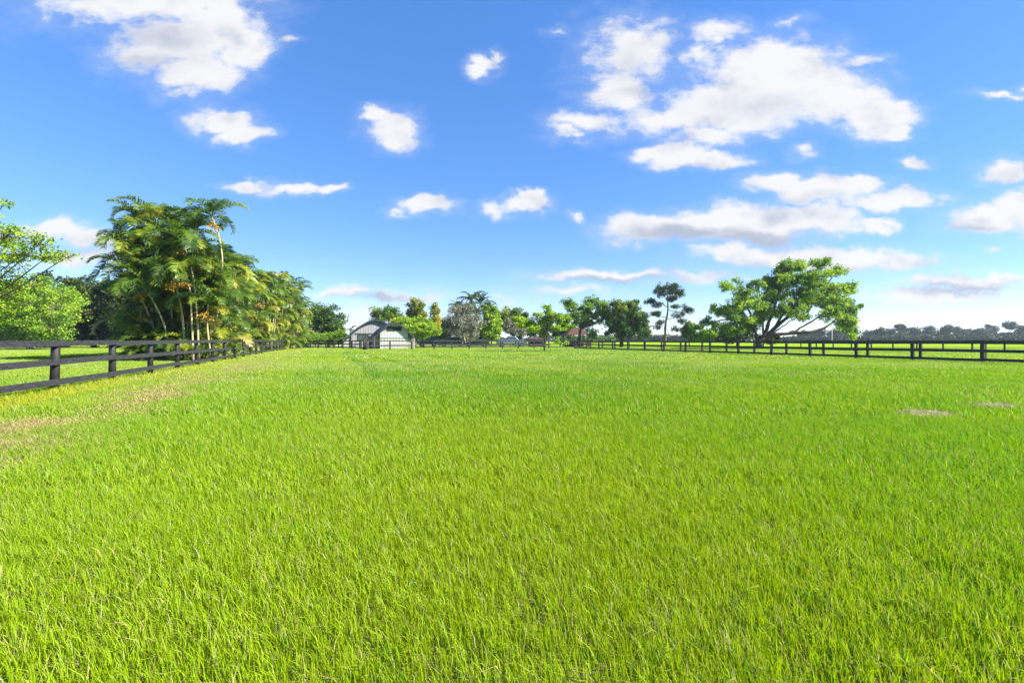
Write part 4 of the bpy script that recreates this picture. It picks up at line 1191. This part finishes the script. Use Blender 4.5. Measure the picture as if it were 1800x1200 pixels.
SHADES = [(1200, 412, 130, 20, .9), (1330, 420, 150, 18, .8), (1400, 470, 160, 14, .7), (1080, 492, 150, 9, .9), (290, 65, 90, 26, .55), (260, 110, 100, 30, .45), (1690, 503, 150, 12, .8), (1700, 398, 60, 12, .6), (120, 440, 100, 18, .6),
          (1330, 190, 110, 24, .35), (640, 527, 110, 10, .8), (1230, 290, 90, 8, .4), (1400, 350, 90, 10, .35), (1100, 110, 50, 40, .3)]


def world():
    w = bpy.data.worlds.new('World'); SC.world = w
    w.use_nodes = True
    nt = w.node_tree
    for n in list(nt.nodes): nt.nodes.remove(n)
    L = nt.links.new
    out = N(nt, 'ShaderNodeOutputWorld'); bg = N(nt, 'ShaderNodeBackground')
    sky = N(nt, 'ShaderNodeTexSky', sky_type='NISHITA')
    sky.sun_disc = False; sky.sun_elevation = ELEV; sky.sun_rotation = math.atan2(SUN.x, SUN.y)
    sky.altitude = 0; sky.air_density = 1.0; sky.dust_density = 0; sky.ozone_density = 8
    tc = N(nt, 'ShaderNodeTexCoord')
    sp = N(nt, 'ShaderNodeSeparateXYZ'); L(tc.outputs['Generated'], sp.inputs[0])

    def math_(op, a, b=None, c=None):
        m = N(nt, 'ShaderNodeMath', operation=op)
        for i, v in enumerate((a, b, c)):
            if v is None: continue
            if isinstance(v, (int, float)): m.inputs[i].default_value = v
            else: L(v, m.inputs[i])
        return m.outputs[0]
    ys = math_('MAXIMUM', sp.outputs['Y'], .08)
    s = math_('DIVIDE', sp.outputs['X'], ys); t = math_('DIVIDE', sp.outputs['Z'], ys)
    front = math_('MULTIPLY', math_('SUBTRACT', sp.outputs['Y'], .1), 8); front = math_('MINIMUM', math_('MAXIMUM', front, 0), 1)
    cb = N(nt, 'ShaderNodeCombineXYZ'); L(s, cb.inputs[0]); L(t, cb.inputs[1])
    P0 = cb.outputs[0]
    # ragged edges: bend the plane coordinates with noise
    mp = N(nt, 'ShaderNodeMapping'); mp.inputs['Scale'].default_value = (7, 11, 1); L(P0, mp.inputs[0])
    n1 = N(nt, 'ShaderNodeTexNoise'); n1.inputs['Scale'].default_value = 1.0; n1.inputs['Detail'].default_value = 7; n1.inputs['Roughness'].default_value = .58; L(mp.outputs[0], n1.inputs['Vector'])
    vs = N(nt, 'ShaderNodeVectorMath', operation='SUBTRACT'); L(n1.outputs['Color'], vs.inputs[0]); vs.inputs[1].default_value = (.5, .5, .5)
    va = N(nt, 'ShaderNodeVectorMath', operation='MULTIPLY_ADD'); L(vs.outputs[0], va.inputs[0]); va.inputs[1].default_value = (.15, .10, 0); L(P0, va.inputs[2])
    P = va.outputs[0]

    def field(blobs, k=.18):
        acc = None
        for px, py, rx, ry, wgt in blobs:
            cs, ct = (px - 900) / F, (HOR - py) / F
            ix, iy = F / (rx * 1.24), F / (ry * 1.24)
            a = N(nt, 'ShaderNodeVectorMath', operation='MULTIPLY_ADD'); L(P, a.inputs[0]); a.inputs[1].default_value = (ix, iy, 0); a.inputs[2].default_value = (-cs * ix, -ct * iy, 0)
            ln = N(nt, 'ShaderNodeVectorMath', operation='LENGTH'); L(a.outputs[0], ln.inputs[0])
            v = math_('MULTIPLY_ADD', ln.outputs['Value'], -wgt, wgt)
            acc = v if acc is None else math_('SMOOTH_MAX', acc, v, k)
        return acc
    D = field(CLOUDS, .12)
    mp2 = N(nt, 'ShaderNodeMapping'); mp2.inputs['Scale'].default_value = (16, 26, 1); mp2.inputs['Location'].default_value = (3, 7, 0); L(P0, mp2.inputs[0])
    n2 = N(nt, 'ShaderNodeTexNoise'); n2.inputs['Scale'].default_value = 1.0; n2.inputs['Detail'].default_value = 9; n2.inputs['Roughness'].default_value = .66; L(mp2.outputs[0], n2.inputs['Vector'])
    Dn = math_('MULTIPLY_ADD', math_('SUBTRACT', n2.outputs[0], .5), 1.9, math_('MULTIPLY_ADD', D, 2.0, -.12))
    mr = N(nt, 'ShaderNodeMapRange', interpolation_type='SMOOTHSTEP'); mr.inputs['From Min'].default_value = .02; mr.inputs['From Max'].default_value = 1.05; L(Dn, mr.inputs['Value'])
    mv = N(nt, 'ShaderNodeMapRange', interpolation_type='SMOOTHSTEP'); mv.inputs['From Min'].default_value = -.75; mv.inputs['From Max'].default_value = 1.3; mv.inputs['To Max'].default_value = .30; L(Dn, mv.inputs['Value'])
    mask = math_('MULTIPLY', math_('MULTIPLY', math_('MAXIMUM', mr.outputs[0], mv.outputs[0]), front), .97)
    G = field(SHADES, .1)
    Gn = math_('MULTIPLY_ADD', math_('SUBTRACT', n2.outputs[0], .5), .5, G)
    mp3 = N(nt, 'ShaderNodeMapping'); mp3.inputs['Scale'].default_value = (9, 15, 1); mp3.inputs['Location'].default_value = (11, 2, 0); L(P0, mp3.inputs[0])
    n3 = N(nt, 'ShaderNodeTexNoise'); n3.inputs['Scale'].default_value = 1.0; n3.inputs['Detail'].default_value = 5; L(mp3.outputs[0], n3.inputs['Vector'])
    Gn = math_('MAXIMUM', Gn, math_('MULTIPLY_ADD', n3.outputs[0], 1.9, -.95))
    mg = N(nt, 'ShaderNodeMapRange', interpolation_type='SMOOTHSTEP'); mg.inputs['From Min'].default_value = -.1; mg.inputs['From Max'].default_value = .75; L(Gn, mg.inputs['Value'])
    cm = N(nt, 'ShaderNodeMix', data_type='RGBA'); L(mg.outputs[0], cm.inputs['Factor'])
    cm.inputs['A'].default_value = (*CLOUD_LIT, 1); cm.inputs['B'].default_value = (*CLOUD_LOW, 1)
    # grading of the clear sky
    ga = N(nt, 'ShaderNodeGamma'); ga.inputs['Gamma'].default_value = .6; L(sky.outputs[0], ga.inputs['Color'])
    hs = N(nt, 'ShaderNodeHueSaturation'); hs.inputs['Hue'].default_value = .515; hs.inputs['Saturation'].default_value = SKY_SAT; hs.inputs['Value'].default_value = SKY_VAL; L(ga.outputs[0], hs.inputs['Color'])
    mx = N(nt, 'ShaderNodeMix', data_type='RGBA'); L(mask, mx.inputs['Factor']); L(hs.outputs[0], mx.inputs['A']); L(cm.outputs['Result'], mx.inputs['B'])
    L(mx.outputs['Result'], bg.inputs[0]); bg.inputs[1].default_value = SKY_STR
    L(bg.outputs[0], out.inputs[0])


SKY_STR = .124; SKY_SAT = 1.42; SKY_VAL = 1.0
CLOUD_LIT = (2.15, 2.15, 2.18); CLOUD_LOW = (1.12, 1.24, 1.50)
world()

cam = bpy.data.cameras.new('camera')
cam.sensor_width = 36; cam.lens = F * 36 / 1800; cam.shift_y = -2 / 1800
cam.clip_start = .05; cam.clip_end = 6000
co = bpy.data.objects.new('camera', cam); co.location = (0, 0, H); co.rotation_euler = (PI / 2, 0, 0); link(co)
SC.camera = co


def haze():
    m, nt, out = new_mat('haze_air')
    v = N(nt, 'ShaderNodeVolumePrincipled')
    v.inputs['Color'].default_value = (.66, .80, 1.0, 1); v.inputs['Density'].default_value = .00022; v.inputs['Anisotropy'].default_value = .2
    nt.links.new(v.outputs[0], out.inputs['Volume'])
    mb = MB(); mb.box(-950, 950, -950, 950, -1.0, 24)
    tag(mb.build('haze', m), 'thin pale blue haze over the whole pasture', 'haze', kind='stuff')


haze()

SC.view_settings.view_transform = 'Standard'; SC.view_settings.look = 'None'
SC.view_settings.gamma = 1.0; SC.view_settings.exposure = 1.85
SC.render.engine = 'CYCLES'
cy = SC.cycles
cy.max_bounces = 6; cy.diffuse_bounces = 3; cy.glossy_bounces = 2; cy.transmission_bounces = 4; cy.transparent_max_bounces = 6
cy.use_denoising = True
